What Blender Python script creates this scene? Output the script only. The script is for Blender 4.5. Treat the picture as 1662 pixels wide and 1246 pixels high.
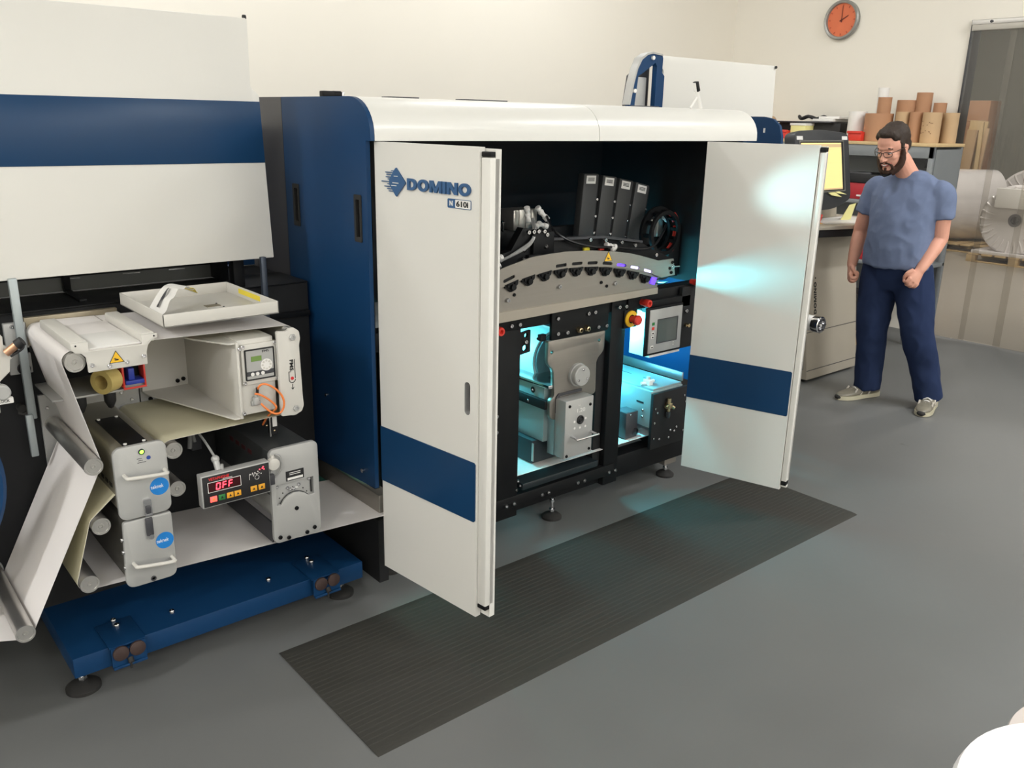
import bpy, bmesh, math, random
from mathutils import Vector, Matrix, noise
for o in list(bpy.data.objects):
    bpy.data.objects.remove(o, do_unlink=True)
SC = bpy.context.scene
COL = SC.collection
R = math.radians

# ------------------------------------------------------------------ camera
cam = bpy.data.cameras.new('camera')
cam.sensor_width = 36.0
cam.lens = 1410.0 / 1662.0 * 36.0
cam.clip_start, cam.clip_end = 0.05, 100
co = bpy.data.objects.new('camera', cam)
COL.objects.link(co)
yaw, pitch, roll = 0.7000, 0.2967, 0.0210
F_ = Vector((math.sin(yaw)*math.cos(pitch), math.cos(yaw)*math.cos(pitch), -math.sin(pitch)))
r0 = Vector((math.cos(yaw), -math.sin(yaw), 0)); u0 = r0.cross(F_)
RR = math.cos(roll)*r0 + math.sin(roll)*u0
UU = -math.sin(roll)*r0 + math.cos(roll)*u0
m3 = Matrix((RR, UU, -F_)).transposed()
co.matrix_world = Matrix.Translation((0, 0, 1.75)) @ m3.to_4x4()
SC.camera = co

# ------------------------------------------------------------------ world, exposure
w = bpy.data.worlds.new('room_world'); SC.world = w; w.use_nodes = True
w.node_tree.nodes['Background'].inputs[0].default_value = (0.95, 0.97, 1.0, 1)
w.node_tree.nodes['Background'].inputs[1].default_value = 0.05
SC.view_settings.view_transform = 'Standard'
SC.view_settings.look = 'None'
SC.view_settings.exposure = 0.0
SC.view_settings.gamma = 1.0
SC.view_settings.use_curve_mapping = False

def area(name, loc, sx, sy, power, col=(1, .94, .85), rot=(0, 0, 0), spread=180):
    l = bpy.data.lights.new(name, 'AREA'); l.shape = 'RECTANGLE'; l.size = sx; l.size_y = sy
    l.energy = power; l.color = col; l.spread = R(spread)
    o = bpy.data.objects.new(name, l); COL.objects.link(o); o.location = loc; o.rotation_euler = rot
    return o
# fluorescent troffers along the ceiling (outside the frame)
WARM = (.985, .995, 1.0)
for lx, ly, p in ((-2.4, 4.7, 58), (1.6, 4.8, 50), (4.6, 4.6, 44), (5.8, 0.6, 95), (-3.3, 1.6, 118), (-3.2, -1.6, 90), (-3.2, -4.2, 60), (1.0, -3.4, 50), (5.0, -2.6, 130), (-1.0, -5.8, 80), (1.8, -5.8, 110), (5.0, -5.8, 160)):
    area('ceiling_lamp', (lx, ly, 4.28), 1.25, 0.32, p, WARM)
area('warehouse_lamp', (10.5, 3.0, 4.6), 1.6, 0.5, 190, (1, .97, .92))
area('warehouse_lamp', (13.5, 6.5, 4.6), 1.6, 0.5, 90, (1, .97, .92))
# LED work lights inside the press (the press is lit from within)
CY = (.22, .86, 1.0)

# ------------------------------------------------------------------ materials
def lin(c):
    c = c/255.0
    return c/12.92 if c <= 0.04045 else ((c+0.055)/1.055)**2.4
def L3(rgb): return (lin(rgb[0]), lin(rgb[1]), lin(rgb[2]), 1)
MATS = {}
def mat(name, rgb, rough=.5, metal=0.0, var=.06, scale=8.0, bump=0.0, bscale=None, spec=.5, emit=None, stretch=None, coat=0.0):
    m = bpy.data.materials.new(name); m.use_nodes = True
    nt = m.node_tree; b = nt.nodes['Principled BSDF']
    b.inputs['Roughness'].default_value = rough
    b.inputs['Metallic'].default_value = metal
    b.inputs['Specular IOR Level'].default_value = spec
    b.inputs['Coat Weight'].default_value = coat
    tc = nt.nodes.new('ShaderNodeTexCoord'); mp = nt.nodes.new('ShaderNodeMapping')
    nt.links.new(tc.outputs['Object'], mp.inputs[0])
    if stretch: mp.inputs['Scale'].default_value = stretch
    n = nt.nodes.new('ShaderNodeTexNoise'); n.inputs['Scale'].default_value = scale; n.inputs['Detail'].default_value = 4
    nt.links.new(mp.outputs[0], n.inputs['Vector'])
    mx = nt.nodes.new('ShaderNodeMix'); mx.data_type = 'RGBA'
    c = L3(rgb)
    mx.inputs[6].default_value = tuple(max(0, x*(1-var)) for x in c[:3]) + (1,)
    mx.inputs[7].default_value = tuple(min(1, x*(1+var)) for x in c[:3]) + (1,)
    nt.links.new(n.outputs['Fac'], mx.inputs[0])
    nt.links.new(mx.outputs[2], b.inputs['Base Color'])
    if bump:
        n2 = nt.nodes.new('ShaderNodeTexNoise'); n2.inputs['Scale'].default_value = bscale or scale*6; n2.inputs['Detail'].default_value = 3
        nt.links.new(mp.outputs[0], n2.inputs['Vector'])
        bp = nt.nodes.new('ShaderNodeBump'); bp.inputs['Strength'].default_value = bump; bp.inputs['Distance'].default_value = .004
        nt.links.new(n2.outputs['Fac'], bp.inputs['Height']); nt.links.new(bp.outputs[0], b.inputs['Normal'])
    if emit:
        b.inputs['Emission Color'].default_value = emit[0] + (1,) if len(emit[0]) == 3 else emit[0]
        b.inputs['Emission Strength'].default_value = emit[1]
    MATS[name] = m
    return m
wall_m = mat('wall_paint', (238, 233, 222), .85, var=.015, scale=2.0, bump=.05, bscale=120)
ceil_m = mat('ceiling_tile', (225, 222, 214), .9, var=.03, scale=30)
floor_m = mat('grey_floor_paint', (106, 107, 106), .42, var=.10, scale=1.3, bump=.05, bscale=40, spec=.4)
floor2_m = mat('brown_concrete', (160, 154, 144), .28, var=.12, scale=.9, bump=.03, bscale=20, spec=.5)
white_m = mat('white_powder_coat', (222, 220, 214), .42, var=.012, scale=3, bump=.02, bscale=300)
hood_m = mat('white_gloss_hood', (226, 225, 220), .28, var=.01, scale=3)
blue_m = mat('navy_powder_coat', (18, 58, 98), .42, var=.05, scale=3, bump=.02, bscale=300, spec=.25)
stripe_m = mat('gloss_blue_stripe', (24, 60, 96), .30, var=.02, scale=3, spec=.25)
logo_m = mat('blue_lettering', (48, 88, 132), .4, var=.03)
dgrey_m = mat('dark_grey_panel', (62, 62, 66), .4, var=.08)
black_m = mat('black_powder_coat', (15, 16, 18), .55, var=.15, scale=12, spec=.25)
matte_m = mat('matte_black', (13, 14, 17), .75, var=.2, scale=5)
rubber_m = mat('black_rubber', (38, 37, 36), .8, var=.15, scale=20)
brown_rub_m = mat('brown_rubber', (62, 46, 42), .7, var=.15, scale=20)
alu_m = mat('brushed_aluminium', (196, 194, 190), .32, .9, var=.08, scale=6, stretch=(1, 1, 14))
steel_m = mat('polished_steel', (208, 208, 210), .16, 1.0, var=.05)
plate_m = mat('brushed_steel_plate', (150, 145, 138), .42, .7, var=.06, scale=5, stretch=(1, 1, 20))
grey_m = mat('light_grey_enamel', (206, 203, 196), .5, var=.03, scale=5, bump=.03, bscale=250)
silver_m = mat('silver_paint', (176, 176, 174), .42, .25, var=.04, scale=8, bump=.03, bscale=200)
beige_m = mat('anodised_beige', (150, 140, 120), .35, .6, var=.08, stretch=(1, 8, 1))
paper_m = mat('white_web_paper', (240, 235, 232), .5, var=.02, scale=2)
cream_m = mat('cream_web_backing', (206, 200, 172), .5, var=.02, scale=2)
mat_m = mat('ribbed_mat_rubber', (49, 48, 43), .75, var=.14, scale=2.2, bump=.35, bscale=90, stretch=(.25, 1, 1))
red_m = mat('red_plastic', (214, 58, 46), .4, var=.06)
yellow_m = mat('yellow_plastic', (236, 186, 40), .45, var=.05)
yellowl_m = mat('yellow_label', (236, 214, 60), .5, var=.04)
label_m = mat('white_label', (232, 230, 226), .5, var=.03)
ink_m = mat('black_print', (26, 26, 28), .6, var=.05)
red_ink_m = mat('red_print', (205, 40, 44), .5, var=.05)
white_ink_m = mat('white_print', (236, 238, 240), .5, var=.02)
decal_blue_m = mat('sky_blue_decal', (24, 122, 200), .45, var=.04)
orange_m = mat('orange_cable', (232, 128, 62), .45, var=.06)
green_m = mat('green_button', (42, 120, 60), .4, var=.05)
lcd_m = mat('green_lcd', (112, 142, 74), .3, var=.05)
led_green = mat('lit_green_lamp', (140, 240, 60), .3, emit=((.35, 1, .08), 3.0))
led_red = mat('red_led', (255, 40, 50), .3, emit=((1, .05, .08), 4.0))
btn_red = mat('lit_red_button', (240, 80, 70), .4, emit=((1, .12, .1), 1.2))
amber_m = mat('amber_button', (226, 160, 40), .45, var=.05)
dkred_m = mat('dark_red_window', (60, 14, 18), .2, var=.05)
screen_grey = mat('grey_screen', (88, 94, 92), .15, var=.05)
cyan_led = mat('cyan_led_tube', (200, 250, 255), .3, emit=((.35, .92, 1.0), 22.0))
violet_led = mat('violet_uv_lamp', (120, 90, 255), .3, emit=((.10, .035, 1.0), 1.6))
uvwhite_led = mat('white_uv_lamp', (230, 225, 255), .3, emit=((.55, .50, 1.0), 1.8))
skin_m = mat('skin', (216, 158, 136), .5, var=.10, scale=14, bump=.06, bscale=160)
shirt_m = mat('heather_blue_tshirt', (110, 122, 150), .9, var=.08, scale=40, bump=.10, bscale=240, spec=.15)
jeans_m = mat('dark_denim', (38, 50, 80), .9, var=.16, scale=9, bump=.15, bscale=300, spec=.15)
hair_m = mat('dark_brown_hair', (52, 42, 36), .6, var=.25, scale=30, bump=.6, bscale=180, spec=.3, stretch=(1, 1, .3))
beard_m = mat('brown_beard', (66, 48, 40), .7, var=.3, scale=40, bump=.7, bscale=260, spec=.2)
shoe_m = mat('grey_beige_sneaker', (122, 117, 104), .4, var=.35, scale=30)
shoe2_m = mat('silver_sneaker_panel', (212, 206, 196), .3, .3, var=.1)
card_m = mat('brown_cardboard', (176, 132, 100), .8, var=.07, scale=6, stretch=(1, 1, .4))
card2_m = mat('tan_cardboard', (190, 160, 124), .8, var=.09, scale=7)
wood_m = mat('pale_pallet_wood', (206, 178, 132), .7, var=.14, scale=5, stretch=(1, 6, 6))
shelf_m = mat('grey_shelf_steel', (136, 140, 142), .5, .2, var=.04)
console_m = mat('greige_console', (172, 164, 150), .5, var=.02, bump=.02, bscale=300)
screen_m = mat('yellow_screen', (225, 200, 120), .3, emit=((.80, .66, .34), .66))
clock_m = mat('orange_clock_face', (222, 116, 76), .5, var=.03)
film_m = mat('stretch_film_wrap', (236, 232, 232), .22, .1, var=.18, scale=3.0, bump=.5, bscale=9, spec=.7, coat=.5)
cable_m = mat('black_hose', (24, 24, 26), .3, var=.1)
clearcable_m = mat('clear_hose', (150, 150, 148), .2, var=.1)
note_m = mat('pale_yellow_note', (236, 230, 160), .7, var=.03)
tape_m = mat('amber_tape', (212, 190, 120), .3, var=.08)
bluep_m = mat('blue_plastic', (34, 56, 160), .4, var=.06)
drum_m = mat('white_drum', (220, 226, 226), .4, var=.02)
nt_ = floor_m.node_tree                      # scuffs: a few small dark spots in the paint
vo = nt_.nodes.new('ShaderNodeTexVoronoi'); vo.inputs['Scale'].default_value = 1.9; vo.inputs['Randomness'].default_value = 1.0
tc0 = nt_.nodes.new('ShaderNodeTexCoord'); nz = nt_.nodes.new('ShaderNodeTexNoise'); nz.inputs['Scale'].default_value = 14
vm = nt_.nodes.new('ShaderNodeVectorMath'); vm.operation = 'MULTIPLY_ADD'; vm.inputs[1].default_value = (.09, .09, .09)
nt_.links.new(tc0.outputs['Object'], nz.inputs['Vector']); nt_.links.new(nz.outputs['Color'], vm.inputs[0]); nt_.links.new(tc0.outputs['Object'], vm.inputs[2]); nt_.links.new(vm.outputs[0], vo.inputs['Vector'])
rp0 = nt_.nodes.new('ShaderNodeValToRGB'); rp0.color_ramp.elements[0].position = .012; rp0.color_ramp.elements[1].position = .034
rp0.color_ramp.elements[0].color = (.62, .60, .58, 1); rp0.color_ramp.elements[1].color = (1, 1, 1, 1)
nt_.links.new(vo.outputs['Distance'], rp0.inputs[0])
mu = nt_.nodes.new('ShaderNodeMix'); mu.data_type = 'RGBA'; mu.blend_type = 'MULTIPLY'; mu.inputs[0].default_value = 1.0
bs0 = nt_.nodes['Principled BSDF']; src = bs0.inputs['Base Color'].links[0].from_socket
nt_.links.new(src, mu.inputs[6]); nt_.links.new(rp0.outputs[0], mu.inputs[7]); nt_.links.new(mu.outputs[2], bs0.inputs['Base Color'])
def curtain_mat():
    m = bpy.data.materials.new('clear_vinyl_strip'); m.use_nodes = True; nt = m.node_tree; nt.nodes.clear()
    out = nt.nodes.new('ShaderNodeOutputMaterial'); mix = nt.nodes.new('ShaderNodeMixShader')
    tr = nt.nodes.new('ShaderNodeBsdfTransparent'); tr.inputs[0].default_value = (.90, .89, .87, 1)
    gl = nt.nodes.new('ShaderNodeBsdfGlossy'); gl.inputs['Roughness'].default_value = .06
    fr = nt.nodes.new('ShaderNodeFresnel'); fr.inputs[0].default_value = 1.35
    n = nt.nodes.new('ShaderNodeTexNoise'); n.inputs['Scale'].default_value = 3.0
    bp = nt.nodes.new('ShaderNodeBump'); bp.inputs['Strength'].default_value = .25; bp.inputs['Distance'].default_value = .05
    nt.links.new(n.outputs['Fac'], bp.inputs['Height']); nt.links.new(bp.outputs[0], gl.inputs['Normal'])
    nt.links.new(fr.outputs[0], mix.inputs[0]); nt.links.new(tr.outputs[0], mix.inputs[1]); nt.links.new(gl.outputs[0], mix.inputs[2])
    df = nt.nodes.new('ShaderNodeBsdfDiffuse'); df.inputs[0].default_value = (.8, .8, .78, 1)
    mx2 = nt.nodes.new('ShaderNodeMixShader'); mx2.inputs[0].default_value = .045
    nt.links.new(mix.outputs[0], mx2.inputs[1]); nt.links.new(df.outputs[0], mx2.inputs[2])
    nt.links.new(mx2.outputs[0], out.inputs[0]); return m
vinyl_m = curtain_mat()

# ------------------------------------------------------------------ mesh helpers
def bmerge(dst, src):
    vm = [dst.verts.new(v.co) for v in src.verts]
    src.verts.index_update()
    for f in src.faces:
        try: dst.faces.new([vm[v.index] for v in f.verts])
        except ValueError: pass
    src.free()
class MB:
    def __init__(s, xf=None): s.bm = bmesh.new(); s.xf = xf
    def add(s, b, m=None):
        x = m if m is not None else s.xf
        if x is not None: bmesh.ops.transform(b, matrix=x, verts=b.verts)
        bmerge(s.bm, b); return s
    def box(s, x0, x1, y0, y1, z0, z1, bev=0.0, seg=2, m=None):
        b = bmesh.new()
        bmesh.ops.create_cube(b, size=1.0)
        for v in b.verts:
            v.co = Vector(((x0+x1)/2 + v.co.x*(x1-x0), (y0+y1)/2 + v.co.y*(y1-y0), (z0+z1)/2 + v.co.z*(z1-z0)))
        if bev: bmesh.ops.bevel(b, geom=b.edges[:], offset=bev, segments=seg, affect='EDGES', profile=.5)
        return s.add(b, m)
    def prism(s, pts, ax, a0, a1, holes=(), bev=0.0, m=None):
        """closed outline pts (and holes) in the plane across axis ax, extruded a0..a1"""
        b = bmesh.new()
        def P(p, a):
            if ax == 'x': return (a, p[0], p[1])
            if ax == 'y': return (p[0], a, p[1])
            return (p[0], p[1], a)
        es = []
        for loop in (pts,) + tuple(holes):
            vs = [b.verts.new(P(p, a0)) for p in loop]
            for i in range(len(vs)): es.append(b.edges.new((vs[i], vs[(i+1) % len(vs)])))
        if holes: bmesh.ops.triangle_fill(b, edges=es, use_beauty=True)
        else:
            b.faces.new([v for v in b.verts])
        r = bmesh.ops.extrude_face_region(b, geom=b.faces[:])
        d = Vector(P((0, 0), a1-a0))
        for g in r['geom']:
            if isinstance(g, bmesh.types.BMVert): g.co += d
        bmesh.ops.recalc_face_normals(b, faces=b.faces)
        if bev:
            ed = [e for e in b.edges if len(e.link_faces) == 2 and e.calc_face_angle(0) > 1.2]
            bmesh.ops.bevel(b, geom=ed, offset=bev, segments=2, affect='EDGES', profile=.5)
        return s.add(b, m)
    def cyl(s, p0, p1, r0, r1=None, seg=20, bev=0.0, m=None):
        r1 = r0 if r1 is None else r1
        p0 = Vector(p0); p1 = Vector(p1); d = p1-p0; Ln = d.length
        b = bmesh.new()
        bmesh.ops.create_cone(b, cap_ends=True, segments=seg, radius1=r0, radius2=r1, depth=Ln)
        if bev:
            ed = [e for e in b.edges if e.calc_face_angle(0) > 1.0]
            bmesh.ops.bevel(b, geom=ed, offset=bev, segments=2, affect='EDGES', profile=.5)
        q = Vector((0, 0, 1)).rotation_difference(d.normalized())
        M = Matrix.Translation((p0+p1)/2) @ q.to_matrix().to_4x4()
        bmesh.ops.transform(b, matrix=M, verts=b.verts)
        return s.add(b, m)
    def lathe(s, org, axis, prof, seg=28, m=None):
        """prof: list of (t along axis, radius)"""
        b = bmesh.new(); rings = []
        for t, r in prof:
            if r < 1e-6: rings.append([b.verts.new((0, 0, t))])
            else: rings.append([b.verts.new((r*math.cos(2*math.pi*i/seg), r*math.sin(2*math.pi*i/seg), t)) for i in range(seg)])
        for A, B in zip(rings, rings[1:]):
            for i in range(seg):
                j = (i+1) % seg
                f = [A[i % len(A)], A[j % len(A)], B[j % len(B)], B[i % len(B)]]
                f = list(dict.fromkeys(f))
                if len(f) > 2: b.faces.new(f)
        bmesh.ops.recalc_face_normals(b, faces=b.faces)
        q = Vector((0, 0, 1)).rotation_difference(Vector(axis).normalized())
        bmesh.ops.transform(b, matrix=Matrix.Translation(org) @ q.to_matrix().to_4x4(), verts=b.verts)
        return s.add(b, m)
    def tube(s, pts, r, seg=8, sm=6, closed=False, m=None):
        P = [Vector(p) for p in pts]
        rad = r if isinstance(r, (list, tuple)) else [r]*len(P)
        if sm > 1:
            Q = []; RQ = []; n = len(P)
            rng = range(n) if closed else range(n-1)
            for i in rng:
                if closed: a, b_, c, d = P[i-1], P[i], P[(i+1) % n], P[(i+2) % n]
                else: a, b_, c, d = P[max(i-1, 0)], P[i], P[i+1], P[min(i+2, n-1)]
                ra, rb = rad[i], rad[(i+1) % n]
                for k in range(sm):
                    t = k/sm
                    Q.append(.5*((2*b_)+(c-a)*t+(2*a-5*b_+4*c-d)*t*t+(3*b_-a-3*c+d)*t**3)); RQ.append(ra+(rb-ra)*t)
            if not closed: Q.append(P[-1]); RQ.append(rad[-1])
            P, rad = Q, RQ
        b = bmesh.new(); rings = []; n = len(P)
        up = None
        for i in range(n):
            t = (P[(i+1) % n]-P[i-1]) if closed else (P[min(i+1, n-1)]-P[max(i-1, 0)])
            if t.length < 1e-9: t = Vector((0, 0, 1))
            t.normalize()
            if up is None:
                up = t.orthogonal().normalized()
            up = (up - t*up.dot(t)); up = up.normalized() if up.length > 1e-6 else t.orthogonal().normalized()
            sd = t.cross(up)
            rings.append([b.verts.new(P[i]+rad[i]*(math.cos(2*math.pi*k/seg)*up+math.sin(2*math.pi*k/seg)*sd)) for k in range(seg)])
        rr = rings + ([rings[0]] if closed else [])
        for A, B in zip(rr, rr[1:]):
            for k in range(seg): b.faces.new((A[k], A[(k+1) % seg], B[(k+1) % seg], B[k]))
        if not closed:
            b.faces.new(rings[0][::-1]); b.faces.new(rings[-1])
        bmesh.ops.recalc_face_normals(b, faces=b.faces)
        return s.add(b, m)
    def ell(s, c, rad, rot=None, seg=24, m=None):
        b = bmesh.new(); bmesh.ops.create_uvsphere(b, u_segments=seg, v_segments=seg//2, radius=1)
        M = Matrix.Translation(c) @ (rot.to_4x4() if rot else Matrix.Identity(4)) @ Matrix.Diagonal((rad[0], rad[1], rad[2], 1))
        bmesh.ops.transform(b, matrix=M, verts=b.verts)
        return s.add(b, m)
    def loft(s, rings, m=None, seg=24):
        """rings: (center, axis_a vector, axis_b vector) ellipses, capped"""
        b = bmesh.new(); rs = []
        for c, a, bb in rings:
            c = Vector(c); a = Vector(a); bb = Vector(bb)
            rs.append([b.verts.new(c+a*math.cos(2*math.pi*k/seg)+bb*math.sin(2*math.pi*k/seg)) for k in range(seg)])
        for A, B in zip(rs, rs[1:]):
            for k in range(seg): b.faces.new((A[k], A[(k+1) % seg], B[(k+1) % seg], B[k]))
        b.faces.new(rs[0][::-1]); b.faces.new(rs[-1])
        bmesh.ops.recalc_face_normals(b, faces=b.faces)
        return s.add(b, m)
    def grid(s, rows, m=None):
        b = bmesh.new(); V = [[b.verts.new(p) for p in r] for r in rows]
        for A, B in zip(V, V[1:]):
            for i in range(len(A)-1): b.faces.new((A[i], A[i+1], B[i+1], B[i]))
        return s.add(b, m)

ORG = {}
def org(p): return ORG.get(p.name, Vector((0, 0, 0))) if p else Vector((0, 0, 0))
def tag(o, label=None, cat=None, group=None, kind=None):
    if label: o['label'] = label
    if cat: o['category'] = cat
    if group: o['group'] = group
    if kind: o['kind'] = kind
    return o
def thing(name, loc, label, cat, group=None):
    o = bpy.data.objects.new(name, None); COL.objects.link(o)
    o.empty_display_size = .05
    o.location = loc; ORG[o.name] = Vector(loc)
    return tag(o, label, cat, group)
def mesh_of(mb, m, base=Vector((0, 0, 0)), ang=35):
    me = bpy.data.meshes.new('mesh')
    bm = mb.bm
    bmesh.ops.translate(bm, vec=-base, verts=bm.verts)
    bm.to_mesh(me); bm.free()
    for p in me.polygons: p.use_smooth = True
    me.set_sharp_from_angle(angle=R(ang))
    if m: me.materials.append(m)
    return me
def build(name, mb, m, parent=None, label=None, at=None, ang=35):
    """at: world origin of a top-level mesh"""
    base = org(parent) if parent else Vector(at or (0, 0, 0))
    me = mesh_of(mb, m, base, ang)
    o = bpy.data.objects.new(name, me); COL.objects.link(o)
    if parent: o.parent = parent
    else: o.location = base
    ORG[o.name] = base
    if label: o['label'] = label
    me.name = o.name
    return o
def shared(name, me, parent, pos, rot=None):
    o = bpy.data.objects.new(name, me); COL.objects.link(o); o.parent = parent
    o.location = Vector(pos)-org(parent); ORG[o.name] = Vector(pos)
    if rot: o.rotation_euler = rot
    return o
def struct(name, mb, m): return tag(build(name, mb, m), kind='structure')
def rrect(x0, x1, z0, z1, r, n=5):
    out = []
    for cx, cz, a in ((x1-r, z1-r, 0), (x0+r, z1-r, 90), (x0+r, z0+r, 180), (x1-r, z0+r, 270)):
        for k in range(n+1):
            t = R(a+90*k/n); out.append((cx+r*math.cos(t), cz+r*math.sin(t)))
    return out
def rpoly(pts, r, n=4):
    """round the corners of a polygon"""
    out = []; N = len(pts)
    for i in range(N):
        p = Vector(pts[i]); a = Vector(pts[i-1]); b = Vector(pts[(i+1) % N])
        rr = r[i] if isinstance(r, (list, tuple)) else r
        da = (a-p); db = (b-p); d = min(rr, da.length*.45, db.length*.45)
        if d < 1e-5: out.append(tuple(p)); continue
        A = p+da.normalized()*d; B = p+db.normalized()*d
        for k in range(n+1):
            t = k/n; q = (1-t)**2*A+2*t*(1-t)*p+t*t*B; out.append((q.x, q.y))
    return out
def circ(cx, cz, r, n=20): return [(cx+r*math.cos(2*math.pi*k/n), cz+r*math.sin(2*math.pi*k/n)) for k in range(n)]
def txt(name, s, o0, xd, yd, h, m, parent, width=None, depth=.0012, bold=0.0, label=None, space=1.0):
    """flat lettering standing at o0 (baseline left), along xd, up yd, capital height h"""
    cu = bpy.data.curves.new('text', 'FONT'); cu.body = s; cu.size = 1.0; cu.extrude = 0; cu.offset = bold; cu.space_character = space
    cu.resolution_u = 3
    ob = bpy.data.objects.new('text', cu); COL.objects.link(ob)
    dg = bpy.context.evaluated_depsgraph_get()
    me = bpy.data.meshes.new_from_object(ob.evaluated_get(dg))
    bpy.data.objects.remove(ob)
    xs = [v.co.x for v in me.vertices]; ys = [v.co.y for v in me.vertices]
    k = h/.70; kx = k if not width else width/(max(xs)-min(xs))
    xd = Vector(xd).normalized(); yd = Vector(yd).normalized(); nd = xd.cross(yd).normalized()
    mb = MB(); b = bmesh.new(); b.from_mesh(me)
    bmesh.ops.remove_doubles(b, verts=b.verts, dist=1e-5)
    r = bmesh.ops.extrude_face_region(b, geom=b.faces[:])
    top = [g for g in r['geom'] if isinstance(g, bmesh.types.BMVert)]
    for v in b.verts: v.co.z = 0
    for v in top: v.co.z = 1
    x0 = min(xs)
    for v in b.verts: v.co = Vector(o0)+xd*((v.co.x-x0)*kx)+yd*(v.co.y*k)+nd*(v.co.z*depth)
    bmesh.ops.recalc_face_normals(b, faces=b.faces)
    mb.add(b); bpy.data.meshes.remove(me)
    return build(name, mb, m, parent, label)
def remeshed(mb, vox, smooth=6, fac=.5):
    me = bpy.data.meshes.new('tmp'); mb.bm.to_mesh(me); mb.bm.free()
    ob = bpy.data.objects.new('tmp', me); COL.objects.link(ob)
    md = ob.modifiers.new('r', 'REMESH'); md.mode = 'VOXEL'; md.voxel_size = vox
    if smooth:
        ms = ob.modifiers.new('s', 'SMOOTH'); ms.iterations = smooth; ms.factor = fac
    dg = bpy.context.evaluated_depsgraph_get()
    m2 = bpy.data.meshes.new_from_object(ob.evaluated_get(dg))
    bpy.data.objects.remove(ob); bpy.data.meshes.remove(me)
    out = MB(); out.bm.from_mesh(m2); bpy.data.meshes.remove(m2)
    return out
def bolt_mesh(r=.008, h=.008, m=None):
    mb = MB(); mb.lathe((0, 0, 0), (0, -1, 0), [(0, r), (h*.8, r), (h, r*.85), (h, r*.5), (h*.45, r*.45), (h*.45, 0)], 14)
    return mesh_of(mb, m or steel_m)
BOLT = bolt_mesh(.009, .010)
BOLT_S = bolt_mesh(.006, .006)
BOLT_D = bolt_mesh(.007, .006, black_m)
def bolts(parent, pts, y, me=None, name='bolt'):
    for x, z in pts: shared(name, me or BOLT, parent, (x, y, z))

# block capitals of the maker's wordmark, unit height, (width, outline, holes)
def _el(cx, cz, rx, rz, a0=0, a1=360, n=22): return [(cx+rx*math.cos(R(a0+(a1-a0)*k/n)), cz+rz*math.sin(R(a0+(a1-a0)*k/n))) for k in range(n if a1-a0 == 360 else n+1)]
GLYPH = {
 'D': (.98, [(0, 0), (.46, 0)]+_el(.46, .5, .52, .5, -90, 90, 14)[1:]+[(0, 1)], [[(.27, .24), (.44, .24)]+_el(.44, .5, .26, .26, -90, 90, 10)[1:-1]+[(.44, .76), (.27, .76)]]),
 'O': (1.10, _el(.55, .5, .55, .52), [_el(.55, .5, .28, .27)]),
 'M': (1.22, [(0, 0), (.25, 0), (.25, .58), (.50, 0), (.72, 0), (.97, .58), (.97, 0), (1.22, 0), (1.22, 1), (.90, 1), (.61, .34), (.32, 1), (0, 1)], []),
 'I': (.28, [(0, 0), (.28, 0), (.28, 1), (0, 1)], []),
 'N': (1.0, [(0, 0), (.26, 0), (.26, .60), (.72, 0), (1.0, 0), (1.0, 1), (.74, 1), (.74, .40), (.28, 1), (0, 1)], []),
}
def wordmark(parent, word, o0, xd, yd, h, width, m, depth):
    """raised block letters, each one a part"""
    xd = Vector(xd).normalized(); yd = Vector(yd).normalized(); nd = xd.cross(yd).normalized()
    gap = .13; tot = sum(GLYPH[c][0] for c in word)+gap*(len(word)-1); x = 0
    M = Matrix.Identity(4)
    for i in range(3): M[i][0] = xd[i]*(width/tot); M[i][1] = -nd[i]; M[i][2] = yd[i]*h; M[i][3] = o0[i]
    for c in word:
        wd, out, holes = GLYPH[c]
        b = MB(M).prism([(q[0]+x, q[1]) for q in out], 'y', 0, -depth, holes=[[(q[0]+x, q[1]) for q in hh] for hh in holes])
        bmesh.ops.recalc_face_normals(b.bm, faces=b.bm.faces)
        build('letter', b, m, parent); x += wd+gap

# ================================================================== ROOM
struct('floor', MB().box(-4, 7.66, -7, 5.8, -.1, 0), floor_m)
struct('floor', MB().box(7.66, 18, -5, 11, -.1, 0), floor2_m)
struct('wall_back', MB().box(-4, 7.72, 5.73, 5.85, 0, 4.4), wall_m)
b = MB(); b.box(7.63, 7.75, 3.42, 5.73, 0, 4.4); b.box(7.63, 7.75, -.6, 3.42, 2.56, 4.4); b.box(7.63, 7.75, -7, -.6, 0, 4.4)
struct('wall_right', b, wall_m)
struct('wall_left', MB().box(-4.1, -4, -7, 5.85, 0, 4.4), wall_m)
struct('wall_front', MB().box(-4, 7.66, -7.1, -7, 0, 4.4), wall_m)
struct('ceiling', MB().box(-4.1, 7.75, -7.1, 5.85, 4.4, 4.5), ceil_m)
wh_m = mat('grey_warehouse_wall', (150, 148, 138), .9, var=.06, scale=1.5)
struct('wall_warehouse', MB().box(18, 18.1, -5, 11, 0, 5), wh_m)
struct('wall_warehouse', MB().box(7.75, 18, 11, 11.1, 0, 5), wh_m)
struct('wall_warehouse', MB().box(7.75, 18, -5.1, -5, 0, 5), wh_m)
struct('wall_warehouse', MB().box(7.76, 7.8, 5.86, 11, 0, 5), wh_m)
struct('ceiling', MB().box(7.75, 18.1, -5.1, 11.1, 5, 5.1), ceil_m)
# door jamb (edge of the opening, grey metal)
struct('trim_1', MB().box(7.615, 7.75, 3.39, 3.42, 0, 2.575, .003), dgrey_m)
struct('baseboard_back', MB().box(-4, 7.62, 5.715, 5.73, 0, .1, .004), dgrey_m)

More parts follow.
